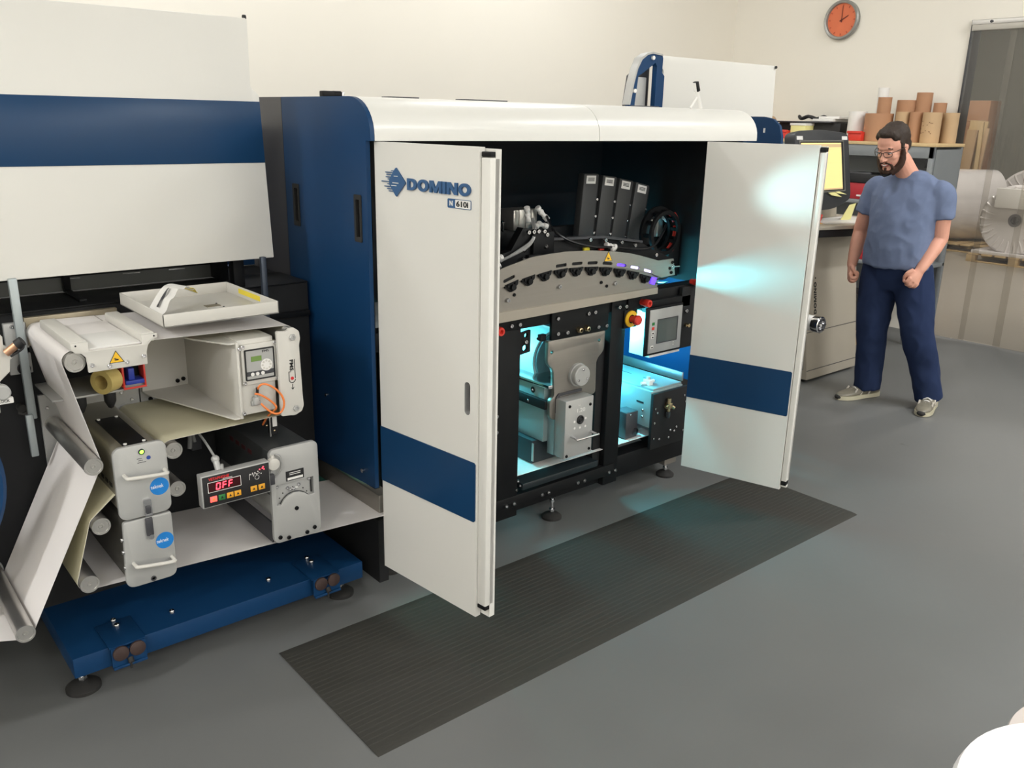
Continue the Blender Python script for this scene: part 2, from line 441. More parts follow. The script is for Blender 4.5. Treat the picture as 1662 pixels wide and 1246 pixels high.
# strip curtain
t = thing('strip_curtain', (7.6, 1.9, 0), 'clear vinyl strip curtain hanging in the doorway from an aluminium rail', 'curtain')
build('rail', MB().box(7.585, 7.612, -.55, 3.40, 2.49, 2.57, .004), alu_m, t)
build('rail_flange', MB().box(7.575, 7.587, -.55, 3.40, 2.535, 2.57, .002), steel_m, t)
bm_ = bolt_mesh(.011, .006, dgrey_m)
for k in range(11): shared('rail_bolt', bm_, t, (7.575, 3.25-.31*k, 2.552), (0, 0, R(-90)))
for k in range(12):
    y1 = 3.395-.29*k; rows = []
    for i in range(13):
        z = 2.49-2.475*i/12
        row = []
        for j in range(7):
            s = j/6; y = y1-.34*s
            x = 7.60+.006*(k % 2)+.014*math.sin(s*math.pi)*(1 if k % 2 else -1)*(.3+.7*i/12)+.01*math.sin(z*2.3+k*1.7)*(i/12)
            row.append((x, y, z))
        rows.append(row)
    mb = MB().grid(rows)
    r = bmesh.ops.extrude_face_region(mb.bm, geom=mb.bm.faces[:])
    for g in r['geom']:
        if isinstance(g, bmesh.types.BMVert): g.co.x += .002
    build('strip', mb, vinyl_m, t)

# wall clock, hands at two o'clock
t = thing('wall_clock', (7.63, 4.565, 2.648), 'round orange faced wall clock with a grey rim reading two', 'clock')
build('rim', MB().lathe((7.63, 4.565, 2.648), (-1, 0, 0), [(0, .165), (.035, .168), (.045, .158), (.04, .142), (.02, .138)], 48), mat('grey_rim', (150, 150, 146), .35, .3), t)
build('face', MB().cyl((7.63, 4.565, 2.648), (7.61, 4.565, 2.648), .142, seg=48), clock_m, t)
def hand(a, L, wd, nm):
    d = Vector((0, -math.sin(R(a)), math.cos(R(a)))); n = Vector((0, d.z, -d.y)); c = Vector((7.606, 4.565, 2.648))
    mb = MB(); bb = bmesh.new(); q = [bb.verts.new(c-d*.02+n*wd), bb.verts.new(c-d*.02-n*wd), bb.verts.new(c+d*L-n*wd*.6), bb.verts.new(c+d*L+n*wd*.6)]
    bb.faces.new(q); rr_ = bmesh.ops.extrude_face_region(bb, geom=bb.faces[:])
    for g in rr_['geom']:
        if isinstance(g, bmesh.types.BMVert): g.co.x -= .003
    bmesh.ops.recalc_face_normals(bb, faces=bb.faces)
    mb.add(bb); build(nm, mb, mat('clock_hand', (110, 46, 34), .5), t)
hand(0, .115, .004, 'minute_hand'); hand(60, .07, .005, 'hour_hand')
tick = MB(); tick.box(-.002, 0, -.004, .004, .112, .128)
tick_me = mesh_of(tick, mat('clock_tick', (190, 80, 52), .5))
for k in range(12): shared('tick', tick_me, t, (7.6095, 4.565, 2.648), (R(30*k), 0, 0))

# ================================================================== FLOOR MAT
prof = []
y0, y1 = 1.804, 2.445
prof += [(y0, 0), (y0+.012, .008)]
N = 26
for k in range(N):
    a = y0+.03+(y1-y0-.06)*k/N; wd = (y1-y0-.06)/N
    prof += [(a+wd*.06, .013), (a+wd*.9, .013), (a+wd*.95, .010)]
prof += [(y1-.012, .008), (y1, 0)]
b = MB().prism(prof, 'x', 1.05, 3.66)
o = build('floor_mat', b, mat_m, None, at=(2.35, 2.1, 0))
for v in o.data.vertices:       # bevelled short ends
    X_ = v.co.x+2.35
    if X_ < 1.06 or X_ > 3.65: v.co.z *= .35
tag(o, 'long dark grey ribbed anti-fatigue mat on the floor before the open press', 'mat')

# ================================================================== PRESS CABINET
cab = thing('press_cabinet', (2.5, 3.1, 0), 'large white and navy press cabinet with two open folding doors', 'press')
def arc2(cx, cz, r, a0, a1, n=10): return [(cx+r[0]*math.cos(R(a0+(a1-a0)*k/n)), cz+r[1]*math.sin(R(a0+(a1-a0)*k/n))) for k in range(n+1)]
frontcurve = arc2(2.62, 1.69, (.13, .118), 180, 90)          # (y,z) from (2.49,1.69) to (2.62,1.808)
side = [(2.49, 1.672)]+frontcurve+[(3.112, 1.808), (3.112, .43), (2.52, .463), (2.52, 1.672)]
grips = [[(3.011, 1.362), (3.043, 1.362), (3.043, 1.492), (3.011, 1.492)], [(2.564, 1.354), (2.594, 1.354), (2.594, 1.486), (2.564, 1.486)]]
build('side_panel', MB().prism(side, 'x', 1.488, 1.503, holes=grips), blue_m, cab)
build('side_panel', MB().box(1.49, 1.505, 3.118, 3.80, .43, 1.808), dgrey_m, cab, label='dark grey rear side panel')
for g in grips:
    ya, za = g[0]; yb, zb = g[2]
    mb = MB().prism(rrect(ya-.008, yb+.008, za-.012, zb+.012, .005), 'x', 1.484, 1.492, holes=[rrect(ya+.002, yb-.004, za+.004, zb-.004, .003)])
    mb.box(1.494, 1.53, ya-.004, ya+.003, za-.004, zb+.004); mb.box(1.494, 1.53, yb-.003, yb+.004, za-.004, zb+.004)
    mb.box(1.53, 1.533, ya-.004, yb+.004, za-.004, zb+.004)
    build('recessed_grip', mb, rubber_m, cab)
def hood(x0, x1):
    inner = [(p[0]+.008, p[1]-.008) for p in frontcurve]
    pts = [(2.49, 1.672)]+frontcurve+[(3.80, 1.808), (3.80, 1.80)]+inner[::-1]+[(2.498, 1.672)]
    return MB().prism(pts, 'x', x0, x1)
build('hood_panel', hood(1.504, 2.516), hood_m, cab); build('hood_panel', hood(2.519, 3.55), hood_m, cab)
side2 = [(2.50, 1.672)]+[(p[0]+.006, p[1]-.004) for p in frontcurve]+[(3.80, 1.80), (3.80, .465), (2.53, .465), (2.53, 1.672)]
build('side_panel', MB().prism(side2, 'x', 3.50, 3.53), blue_m, cab)
build('back_panel', MB().box(1.505, 3.5, 3.42, 3.44, .12, 1.80), matte_m, cab)
build('inner_roof', MB().box(1.505, 3.5, 2.62, 3.42, 1.70, 1.715), matte_m, cab)
build('side_liner', MB().box(1.51, 1.53, 2.56, 3.42, .44, 1.70), matte_m, cab)
build('side_liner', MB().box(3.485, 3.499, 2.56, 3.42, .98, 1.70), matte_m, cab)
build('header_rail', MB().box(1.53, 3.5, 2.56, 2.60, 1.665, 1.70), matte_m, cab)
build('inlet_beam', MB().box(1.508, 1.56, 2.53, 3.42, .345, .425, .004), plate_m, cab)
build('plinth_rail', MB().box(1.52, 1.56, 2.56, 3.42, .05, .31), matte_m, cab)
for a, bq in ((1.674, 1.79), (1.99, 2.19), (2.93, 3.05)):
    build('roof_hinge', MB().box(a, bq, 2.66, 2.72, 1.807, 1.813, .001), dgrey_m, cab)
b = MB(); b.cyl((1.50, 2.60, .507), (1.480, 2.60, .507), .008); build('panel_screw', b, steel_m, cab)
b = MB(); b.cyl((1.50, 2.86, .73), (1.482, 2.86, .73), .006); build('panel_screw', b, steel_m, cab)

def bifold(h, tp, nsign, handle):
    """returns matrix local(u, n, z) -> world; visible leaf face at n=0, +n towards viewer (-x)"""
    h = Vector((h[0], h[1], 0)); tp = Vector((tp[0], tp[1], 0)); u = (tp-h).normalized(); n = Vector((u.y, -u.x, 0))
    M = Matrix.Identity(4)
    for i in range(3): M[i][0] = u[i]; M[i][1] = n[i]; M[i][2] = (0, 0, 1)[i]; M[i][3] = h[i]
    return M, u, n
ZB, ZT = .150, 1.670
def prism_l(pts, n0, n1, M, holes=(), bev=0):
    return MB(M).prism(pts, 'y', n0, n1, holes=holes, bev=bev)
# ---- left door: outer leaf shows, logo, pull handle
ML, uL, nL = bifold((1.512, 2.508), (1.566, 2.013), 1, True)
hole = rrect(.4295, .4555, .854, .962, .0125)
dl = build('door', prism_l([(0, ZB), (.488, ZB), (.488, ZT), (0, ZT)], -.022, 0, ML, holes=[hole]), white_m, cab, label='left folding door leaf with blue lettering')
build('inner_leaf', MB(ML).box(0.0, .527, -.05, -.027, ZB+.005, ZT-.005), white_m, dl)
build('hinge_strip', MB(ML).box(.489, .527, -.046, -.006, .20, 1.642, .004), white_m, dl)
build('hinge_cap', MB(ML).box(.489, .526, -.045, -.007, 1.644, 1.658, .002), black_m, dl, label='black hinge cap')
build('hinge_cap', MB(ML).box(.489, .526, -.045, -.007, .185, .198, .002), black_m, dl, label='black hinge cap')
b = prism_l(rrect(.4285, .4565, .853, .963, .0135), -.0215, -.0205, ML)
build('handle_recess', b, dgrey_m, dl)
b = prism_l(rrect(.4285, .4565, .853, .963, .0135), -.020, -.001, ML, holes=[rrect(.4302, .4548, .8547, .9613, .0118)])
build('handle_liner', b, silver_m, dl)
build('stripe', prism_l([(0, .496), (.478, .496), (.484, .502), (.484, .696), (.478, .702), (0, .702)], .0005, .0035, ML), stripe_m, dl)
def LP(u, z, n=.0): return ML @ Vector((u, n, z))
# emblem: arrow-like lozenge with speed lines trailing left
zc = 1.549
em = MB()
em.add(prism_l([(.115, 1.594), (.120, 1.589), (.159, 1.552), (.159, 1.547), (.120, 1.510), (.115, 1.505), (.110, 1.509), (.082, 1.540), (.080, 1.549), (.082, 1.558), (.110, 1.590)], .0008, .006, ML).bm)
for (u_0, u_1, z, hh) in ((.060, .112, 1.578, .0030), (.066, .10, 1.571, .003), (.062, .10, 1.5635, .0028), (.072, .10, 1.557, .003), (.040, .10, 1.549, .0026), (.070, .10, 1.542, .003), (.054, .10, 1.534, .0026), (.068, .11, 1.527, .003), (.076, .115, 1.520, .0026), (.090, .104, 1.5835, .0025)):
    em.add(MB(ML).box(u_0, u_1, .0008, .005, z-hh/2, z+hh/2).bm)
build('emblem', em, logo_m, dl, label='blue lozenge emblem with speed lines')
es = MB()
for u_0, u_1, z in ((.105, .125, 1.568), (.098, .128, 1.547), (.092, .118, 1.5385)): es.add(MB(ML).box(u_0, u_1, .0058, .0066, z-.0012, z+.0012).bm)
build('emblem_streak', es, white_m, dl)
wordmark(dl, 'DOMINO', LP(.170, 1.5295, .0008), uL, (0, 0, 1), .0355, .286, logo_m, .006)
bd = prism_l(rrect(.354, .456, 1.4905, 1.5175, .004), .0006, .0022, ML, holes=[rrect(.387, .4545, 1.492, 1.516, .003)])
build('badge', bd, logo_m, dl, label='small outlined model badge')
build('badge_plate', prism_l(rrect(.386, .455, 1.4915, 1.5165, .003), .0003, .0012, ML), label_m, dl)
txt('badge_lettering', 'N', LP(.3635, 1.4975, .0022), uL, (0, 0, 1), .014, label_m, dl, depth=.001, bold=.03)
txt('badge_lettering', '610i', LP(.392, 1.4965, .0012), uL, (0, 0, 1), .0155, ink_m, dl, width=.052, depth=.001, bold=.03)
# ---- right door
MR, uR, nR = bifold((3.172, 2.476), (3.31, 2.004), 1, False)
dr = build('door', prism_l([(0, ZB), (.482, ZB), (.482, ZT), (0, ZT)], -.022, 0, MR), white_m, cab, label='right folding door leaf catching blue light')
build('inner_leaf', MB(MR).box(0.0, .505, -.05, -.027, ZB+.005, ZT-.005), white_m, dr)
build('hinge_strip', MB(MR).box(.472, .508, -.046, -.024, .20, 1.64, .003), white_m, dr)
build('hinge_strip', MB(MR).box(.484, .508, -.046, -.006, .19, 1.642, .004), white_m, dr)
build('hinge_cap', MB(MR).box(.484, .507, -.045, -.005, 1.644, 1.662, .002), black_m, dr, label='black hinge cap')
build('hinge_cap', MB(MR).box(.484, .507, -.045, -.007, .170, .188, .002), black_m, dr, label='black hinge cap')
build('stripe', prism_l([(0, .503), (.474, .503), (.479, .508), (.479, .704), (.474, .709), (0, .709)], .0005, .0035, MR), stripe_m, dr)

# things lying on the roof
t = thing('cable_connector', (1.56, 2.86, 1.808), 'small black cable connector lying on the cabinet roof at left', 'connector')
b = MB(); b.box(1.515, 1.56, 2.84, 2.87, 1.808, 1.828, .004); b.cyl((1.56, 2.855, 1.818), (1.59, 2.855, 1.818), .011); build('body', b, black_m, t)
build('contact_plate', MB().box(1.59, 1.60, 2.843, 2.866, 1.808, 1.826, .002), steel_m, t)
t = thing('folding_easel', (3.22, 2.62, 1.808), 'white folding stand with a black clip on the right of the cabinet roof', 'stand')
b = MB(); b.tube([(3.262, 2.60, 1.809), (3.24, 2.60, 1.85), (3.205, 2.60, 1.915)], .009, 8, 3)
b.tube([(3.19, 2.60, 1.809), (3.235, 2.60, 1.862)], .005, 8, 1); build('leg', b, label_m, t)
build('clip', MB().box(-.008, .008, -.012, .012, -.022, .022, .003, m=Matrix.Translation((3.218, 2.598, 1.90)) @ Matrix.Rotation(R(-22), 4, 'Y')), black_m, t)

# ================================================================== PRESS FRAME
fr = thing('inner_stand', (2.6, 2.68, 0), 'black bolted steel frame standing on round feet inside the press', 'stand')
build('post', MB().box(2.122, 2.258, 2.63, 2.74, .09, .985, .004), black_m, fr)
build('post', MB().box(2.79, 2.885, 2.63, 2.74, .09, .985, .004), black_m, fr)
build('rear_post', MB().box(2.742, 2.79, 2.66, 2.70, .12, .80, .003), matte_m, fr)
build('post', MB().box(1.60, 1.70, 2.66, 2.74, .09, .985, .004), black_m, fr)
build('top_beam', MB().box(1.56, 3.49, 2.64, 2.72, .928, 1.0, .004), black_m, fr)
build('beam_plate', MB().box(2.888, 3.46, 2.622, 2.64, .925, 1.005, .004), black_m, fr)
build('beam_plate', MB().box(2.08, 2.405, 2.618, 2.64, .93, 1.0, .003), black_m, fr)
build('bracket_plate', MB().box(2.412, 2.752, 2.612, 2.628, .858, 1.0, .003), black_m, fr)
build('bottom_beam', MB().box(1.60, 2.86, 2.625, 2.70, .135, .19, .005), black_m, fr)
build('bottom_beam', MB().box(2.80, 3.40, 2.635, 2.72, .105, .215, .005), black_m, fr)
build('under_rail', MB().box(2.15, 2.86, 2.66, 2.72, .095, .132, .004), black_m, fr)
build('rear_beam', MB().box(1.60, 3.45, 3.28, 3.36, .12, .22, .004), black_m, fr)
for yy in (2.72,):
    build('cross_member', MB().box(1.60, 1.70, yy, 3.3, .12, .2, .004), black_m, fr)
    build('cross_member', MB().box(3.34, 3.44, yy, 3.3, .12, .2, .004), black_m, fr)
    build('cross_member', MB().box(2.79, 2.87, yy+.02, 3.3, .13, .19, .004), black_m, fr)
b = MB().prism([(2.255, .815), (2.312, .822), (2.312, .915), (2.255, .908)], 'y', 2.632, 2.644, holes=[circ(2.288, .895, .010), circ(2.283, .842, .013)])
build('lug_plate', b, black_m, fr)
bolts(fr, [(2.285, .868)], 2.634)
bolts(fr, [(2.192, .951), (2.236, .951), (2.819, .953), (2.863, .951)], 2.618)
bolts(fr, [(2.443, .885), (2.498, .883), (2.44, .951), (2.685, .882), (2.736, .881), (2.62, .95), (2.66, .951)], 2.612)
bolts(fr, [(2.19, .156), (2.233, .157), (2.395, .155), (2.435, .155), (2.615, .155), (2.658, .154), (2.819, .155), (2.862, .154)], 2.625)
bolts(fr, [(2.132, .575), (2.132, .505)], 2.63); bolts(fr, [(2.262, .25), (2.275, .225), (2.255, .21)], 2.634, BOLT_S)
brass = mat('brass_fitting', (206, 186, 150), .25, 1.0)
bf = MB(); bf.lathe((0, 0, 0), (0, -1, 0), [(0, .014), (.006, .014), (.012, .011), (.02, .011), (.022, .006), (.014, .005)], 16); BF = mesh_of(bf, brass)
for x in (2.567, 2.612): shared('gauge_fitting', BF, fr, (x, 2.612, .885))
def knob(x, y, z, r=.018):
    b = MB(); b.lathe((x, y, z), (0, -1, 0), [(0, r*.8), (.02, r*.85), (.024, r), (.05, r), (.054, r*.9), (.054, r*.5), (.04, r*.35), (.04, 0)], 20)
    return build('lock_knob', b, red_m, fr, label='red round lock knob')
knob(2.105, 2.622, .947); knob(2.975, 2.625, .957); knob(3.318, 2.62, 1.018, .016)
b = MB(); b.lathe((2.905, 2.62, .888), (0, -1, 0), [(0, .038), (.006, .038), (.008, .036), (.008, .02)], 32); es_ = build('emergency_stop', b, yellow_m, fr, label='yellow emergency stop ring with red mushroom button')
b = MB(); b.lathe((2.905, 2.614, .888), (0, -1, 0), [(0, .015), (.022, .015), (.024, .022), (.04, .024), (.047, .020), (.049, 0)], 28); build('mushroom_button', b, red_m, es_, label='red mushroom button')
build('stop_bracket', MB().box(2.865, 2.95, 2.622, 2.632, .845, .93, .002), black_m, fr)
def foot(parent, x, y, zt, rp=.046):
    b = MB(); b.lathe((x, y, 0), (0, 0, 1), [(0, rp), (.010, rp), (.020, rp*.75), (.026, rp*.35), (.026, .0)], 28); f = build('leveling_foot', b, rubber_m, parent, label='round black levelling foot')
    b = MB(); b.cyl((x, y, .02), (x, y, zt), .008, seg=12); b.cyl((x, y, .034), (x, y, .046), .014, seg=6); b.cyl((x, y, zt-.02), (x, y, zt-.008), .014, seg=6); build('stem', b, steel_m, f)
foot(fr, 2.495, 2.66, .10); foot(fr, 3.30, 2.675, .108)
foot(fr, 1.65, 2.70, .10)
build('foot_block', MB().box(3.255, 3.345, 2.645, 2.71, .072, .108, .003), plate_m, fr)

# ---------------------------------------------------------------- curved guard plate with slots
gp = thing('curved_guard', (2.5, 2.56, 1.0), 'curved brushed steel guard plate with slots across the press', 'guard')
top = [(1.78, 1.085), (1.90, 1.140), (2.021, 1.187), (2.112, 1.209), (2.236, 1.234), (2.313, 1.238), (2.418, 1.241), (2.562, 1.234), (2.698, 1.219), (2.79, 1.205), (2.868, 1.187), (2.985, 1.156), (3.086, 1.157), (3.104, 1.081)]
bot = [(3.012, 1.077), (2.93, 1.106), (2.82, 1.132), (2.703, 1.153), (2.62, 1.163), (2.543, 1.168), (2.46, 1.172), (2.392, 1.173), (2.32, 1.169), (2.249, 1.160), (2.114, 1.136), (2.022, 1.112), (1.90, 1.06), (1.78, 1.00)]
slots = [(2.041, 1.139, 24), (2.119, 1.159, 17), (2.391, 1.187, 2), (2.480, 1.187, -1), (2.569, 1.182, -3), (2.658, 1.172, -7), (2.746, 1.157, -9), (2.833, 1.139, -12), (2.920, 1.116, -16)]
def slot(cx, cz, a, L=.030, r=.0065):
    pts = rrect(-L, L, -r, r, r-.0003, 4); c, s = math.cos(R(a)), math.sin(R(a))
    return [(cx+x*c-z*s, cz+x*s+z*c) for x, z in pts]
build('arched_band', MB().prism(top+bot, 'y', 2.546, 2.552, holes=[slot(*q) for q in slots]), plate_m, gp)
low = [(p[0], p[1]+.02) for p in bot[::-1]]+[(2.995, 1.012), (2.75, 1.022), (2.55, 1.029), (2.30, 1.038), (2.02, 1.050), (1.78, 1.055)]
low = [(1.78, .985)]+[(p[0], p[1]+.02) for p in bot[::-1][1:]]+[(2.992, 1.012), (2.55, 1.0225), (2.02, .997), (1.85, .99)]
build('lower_plate', MB().prism(low, 'y', 2.556, 2.562), plate_m, gp)
build('folded_lip', MB().prism([(1.80, .985), (2.995, 1.006), (2.995, 1.034), (1.80, 1.030)], 'y', 2.548, 2.556), mat('light_steel_lip', (176, 168, 156), .4, .6), gp)
for i, q in enumerate(slots):
    mm = {6: violet_led, 7: uvwhite_led, 8: uvwhite_led}.get(i)
    if mm: build('lit_slot', MB().prism(slot(q[0], q[1], q[2], .028, .0055), 'y', 2.5532, 2.5552), mm, gp, label='lit violet slot' if i == 6 else 'lit white slot')
    else: build('slot_backing', MB().prism(slot(q[0], q[1], q[2], .034, .010), 'y', 2.554, 2.556), matte_m, gp)
build('lit_window', MB().prism([(2.949, 1.085), (2.985, 1.079), (2.970, 1.048), (2.942, 1.056)], 'y', 2.548, 2.554), violet_led, gp, label='glowing violet ultraviolet window')
cl = MB(); cl.prism(rpoly([(-.036, .012), (.036, .014), (.030, -.004), (.012, -.012), (.006, -.024), (-.012, -.024), (-.02, -.010), (-.034, -.002)], .004), 'y', -.008, 0); cl.cyl((0, -.006, -.006), (0, -.02, -.006), .012, seg=14); cl.cyl((-.02, -.006, .004), (-.02, -.014, .004), .006, seg=10); cl.cyl((.018, -.006, .004), (.018, -.014, .004), .006, seg=10)
CL = mesh_of(cl, black_m)
for i, (x, z) in enumerate([(2.134, 1.132), (2.219, 1.146), (2.306, 1.156), (2.393, 1.159), (2.479, 1.158), (2.568, 1.153), (2.652, 1.142), (2.739, 1.128), (2.824, 1.110), (2.905, 1.085)]):
    shared('roller_bearing', CL, gp, (x, 2.553, z), (0, R(-12+i*3.2), 0))
bolts(gp, [(2.391, 1.100), (2.717, 1.080), (2.062, 1.080), (2.119, 1.075), (3.090, 1.119)], 2.555)
bolts(gp, [(2.635, 1.092), (2.669, 1.073), (2.154, 1.092)], 2.557, BOLT_D)
bolts(gp, [(3.078, 1.141), (3.063, 1.115), (3.075, 1.095)], 2.546, BOLT_D)
b = MB(); b.cyl((3.09, 2.55, 1.119), (3.135, 2.55, 1.117), .004); build('locating_pin', b, steel_m, gp)
def warn(parent, P0, xd, zd, s, off):
    """yellow warning triangle: P0 bottom centre, s side"""
    P0 = Vector(P0); xd = Vector(xd).normalized(); zd = Vector(zd).normalized(); n = xd.cross(zd)
    def tri(k, m, nm, d0):
        c = P0+zd*(s*.289); vs = [c+k*(P0-xd*s/2-c), c+k*(P0+xd*s/2-c), c+k*(P0+zd*s*.866-c)]
        b = bmesh.new(); bv = [b.verts.new(v+n*d0) for v in vs]; b.faces.new(bv); r = bmesh.ops.extrude_face_region(b, geom=b.faces[:])
        for g in r['geom']:
            if isinstance(g, bmesh.types.BMVert): g.co += n*.0005
        bmesh.ops.recalc_face_normals(b, faces=b.faces)
        return build(nm, MB().add(b), m, parent, label='yellow triangular warning sticker' if nm == 'warning_sticker' else None)
    tri(1.0, ink_m, 'sticker_border', off); tri(.86, yellow_m, 'warning_sticker', off+.0006)
    c = P0+zd*s*.22+n*(off+.0014)
    g = MB(); g.ell(c, (s*.15, s*.01+.0004, s*.055) if abs(n.y) > .5 else (s*.15, s*.05, .0006), seg=12)
    g.ell(c+zd*s*.10-xd*s*.08, (s*.10, .0006, s*.03), seg=10)
    build('sticker_symbol', g, ink_m, parent)
warn(gp, (2.660, 2.546, 1.181), (1, 0, 0), (0, 0, 1), .050, .0005)
warn(gp, (2.035, 2.546, 1.150), (1, .0, .2), (0, 0, 1), .050, .0005)

# ---------------------------------------------------------------- head carriage behind the guard
hc = thing('head_carriage', (2.7, 2.75, 1.2), 'black curved carriage plate holding the print heads above the guard', 'carriage')
car = [(1.95, 1.05), (2.162, 1.173), (2.217, 1.222), (2.272, 1.234), (2.334, 1.322), (2.467, 1.302), (2.483, 1.276), (2.616, 1.267), (2.788, 1.254), (3.044, 1.217), (3.141, 1.173), (3.292, 1.116), (3.157, 1.114), (3.157, 1.0), (1.95, 1.0)]
build('carriage_plate', MB().prism(car, 'y', 2.72, 2.76, bev=.002), black_m, hc)
build('rear_plate', MB().box(2.2, 3.2, 3.0, 3.04, 1.0, 1.27), matte_m, hc)
build('step_bracket', MB().box(2.375, 2.49, 2.70, 2.722, 1.20, 1.30, .002), black_m, hc)
build('step_bracket', MB().box(2.33, 2.40, 2.675, 2.70, 1.192, 1.215, .002), black_m, hc)
build('rim_strip', MB().prism([(2.49, 1.262), (2.79, 1.250), (3.05, 1.212), (3.05, 1.222), (2.79, 1.262), (2.49, 1.272)], 'y', 2.705, 2.72), dgrey_m, hc)
bolts(hc, [(2.344, 1.306), (2.371, 1.307), (2.397, 1.307), (2.429, 1.305), (2.445, 1.290), (2.444, 1.241), (2.324, 1.235), (2.321, 1.200), (2.699, 1.251), (2.795, 1.243), (2.899, 1.226), (2.99, 1.206), (3.14, 1.150)], 2.702)
build('yellow_tag', MB().box(2.67, 2.703, 2.70, 2.712, 1.203, 1.217, .001), yellowl_m, hc, label='small yellow tag')
build('red_tag', MB().box(2.765, 2.793, 2.70, 2.712, 1.199, 1.213, .001), red_m, hc, label='small red tag')
def fitting(P, dirs, parent=hc):
    b = MB(); P = Vector(P)
    for d in dirs:
        b.cyl(P, P+Vector(d), .010, seg=12, bev=.001); b.cyl(P+Vector(d)*.6, P+Vector(d)*1.1, .013, seg=12, bev=.001)
    b.ell(P, (.014, .014, .014), seg=12)
    build('air_fitting', b, label_m, parent, label='white push-in air fitting')
fitting((2.175, 2.70, 1.205), [(.03, 0, .01), (-.03, 0, .01), (0, -.02, -.025)]); fitting((2.830, 2.70, 1.213), [(.028, -.005, -.004), (-.026, 0, .008), (.006, -.02, -.016)])
fitting((2.458, 2.84, 1.358), [(-.012, -.01, .03), (0, -.01, -.03)]); fitting((2.553, 2.86, 1.362), [(.028, -.01, -.03), (-.02, 0, .02)]); fitting((2.545, 2.86, 1.312), [(.035, -.01, -.012), (-.02, 0, -.012)])
fitting((3.39, 2.86, 1.285), [(.03, -.01, -.02), (-.02, 0, .012)])
b = MB(); b.tube([(2.455, 2.80, 1.345), (2.40, 2.72, 1.30), (2.335, 2.69, 1.25), (2.21, 2.69, 1.208)], .006, 8, 6); b.tube([(2.45, 2.80, 1.345), (2.37, 2.70, 1.28), (2.28, 2.69, 1.235), (2.19, 2.69, 1.20)], .005, 8, 6); build('air_hose', b, clearcable_m, hc)
b = MB(); b.tube([(2.57, 2.84, 1.345), (2.52, 2.74, 1.30), (2.577, 2.70, 1.256), (2.707, 2.69, 1.222), (2.833, 2.69, 1.210), (3.011, 2.69, 1.188), (3.120, 2.70, 1.193), (3.22, 2.74, 1.232), (3.32, 2.80, 1.27)], .006, 8, 6); build('air_hose', b, cable_m, hc)
def actuator(x0, x1, z0, z1, y):
    b = MB(); n = 4
    for k in range(n):
        a = x0+(x1-x0)*k/n; c = x0+(x1-x0)*(k+1)/n
        b.box(a+.001, c-.003, y+(.004 if k % 2 else 0), y+.11, z0, z1, .002)
    b.box(x0+.004, x1-.004, y+.006, y+.10, z0+.004, z1-.004)
    return build('air_cylinder', b, alu_m, hc, label='ribbed aluminium air cylinder')
actuator(2.415, 2.555, 1.288, 1.374, 2.88); actuator(3.302, 3.398, 1.20, 1.289, 2.88)
b = MB(); b.cyl((2.373, 2.90, 1.285), (2.373, 2.90, 1.32), .005, seg=8); b.ell((2.373, 2.90, 1.325), (.009, .009, .007), seg=10); build('grub_screw', b, steel_m, hc)
build('cylinder_bracket', MB().box(2.36, 2.60, 2.90, 2.98, 1.20, 1.290, .003), black_m, hc)
build('cylinder_bracket', MB().box(3.28, 3.42, 2.90, 2.98, 1.05, 1.202, .003), black_m, hc)
b = MB(); b.cyl((3.26, 2.90, 1.20), (3.26, 2.90, 1.27), .005, seg=8); build('grub_screw', b, steel_m, hc)

# cable reel with red arcs
rl = thing('cable_reel', (3.30, 2.80, 1.11), 'black round cable guide with red arcs at the right inside the press', 'reel')
RC = Vector((3.30, 2.78, 1.232))
b = MB(); b.lathe(RC, (0, 1, 0), [(0, .090), (0, .108), (.012, .112), (.012, .088), (.0, .090)], 40); b.lathe(RC+Vector((0, .05, 0)), (0, 1, 0), [(0, .088), (0, .124), (.014, .124), (.014, .086), (0, .088)], 40)
for k in range(10):
    b.box(-.008, .008, 0, .055, .09, .108, m=Matrix.Translation(RC+Vector((0, .002, 0))) @ Matrix.Rotation(R(36*k+12), 4, 'Y'))
build('guide_ring', b, black_m, rl)
for a0, a1 in ((26, 54), (-14, 14), (-54, -28)):
    bb = MB()
    for q in range(3): bb.tube([RC+Vector(((.113-.004*q)*math.cos(R(a)), .014+.013*q, (.113-.004*q)*math.sin(R(a)))) for a in [a0+(a1-a0)*k/6 for k in range(7)]], .0062, 6, 1)
    build('red_segment', bb, red_m, rl, label='red guide segment')
build('rear_bracket', MB().box(3.39, 3.47, 2.83, 2.86, 1.0, 1.20, .003), matte_m, rl)

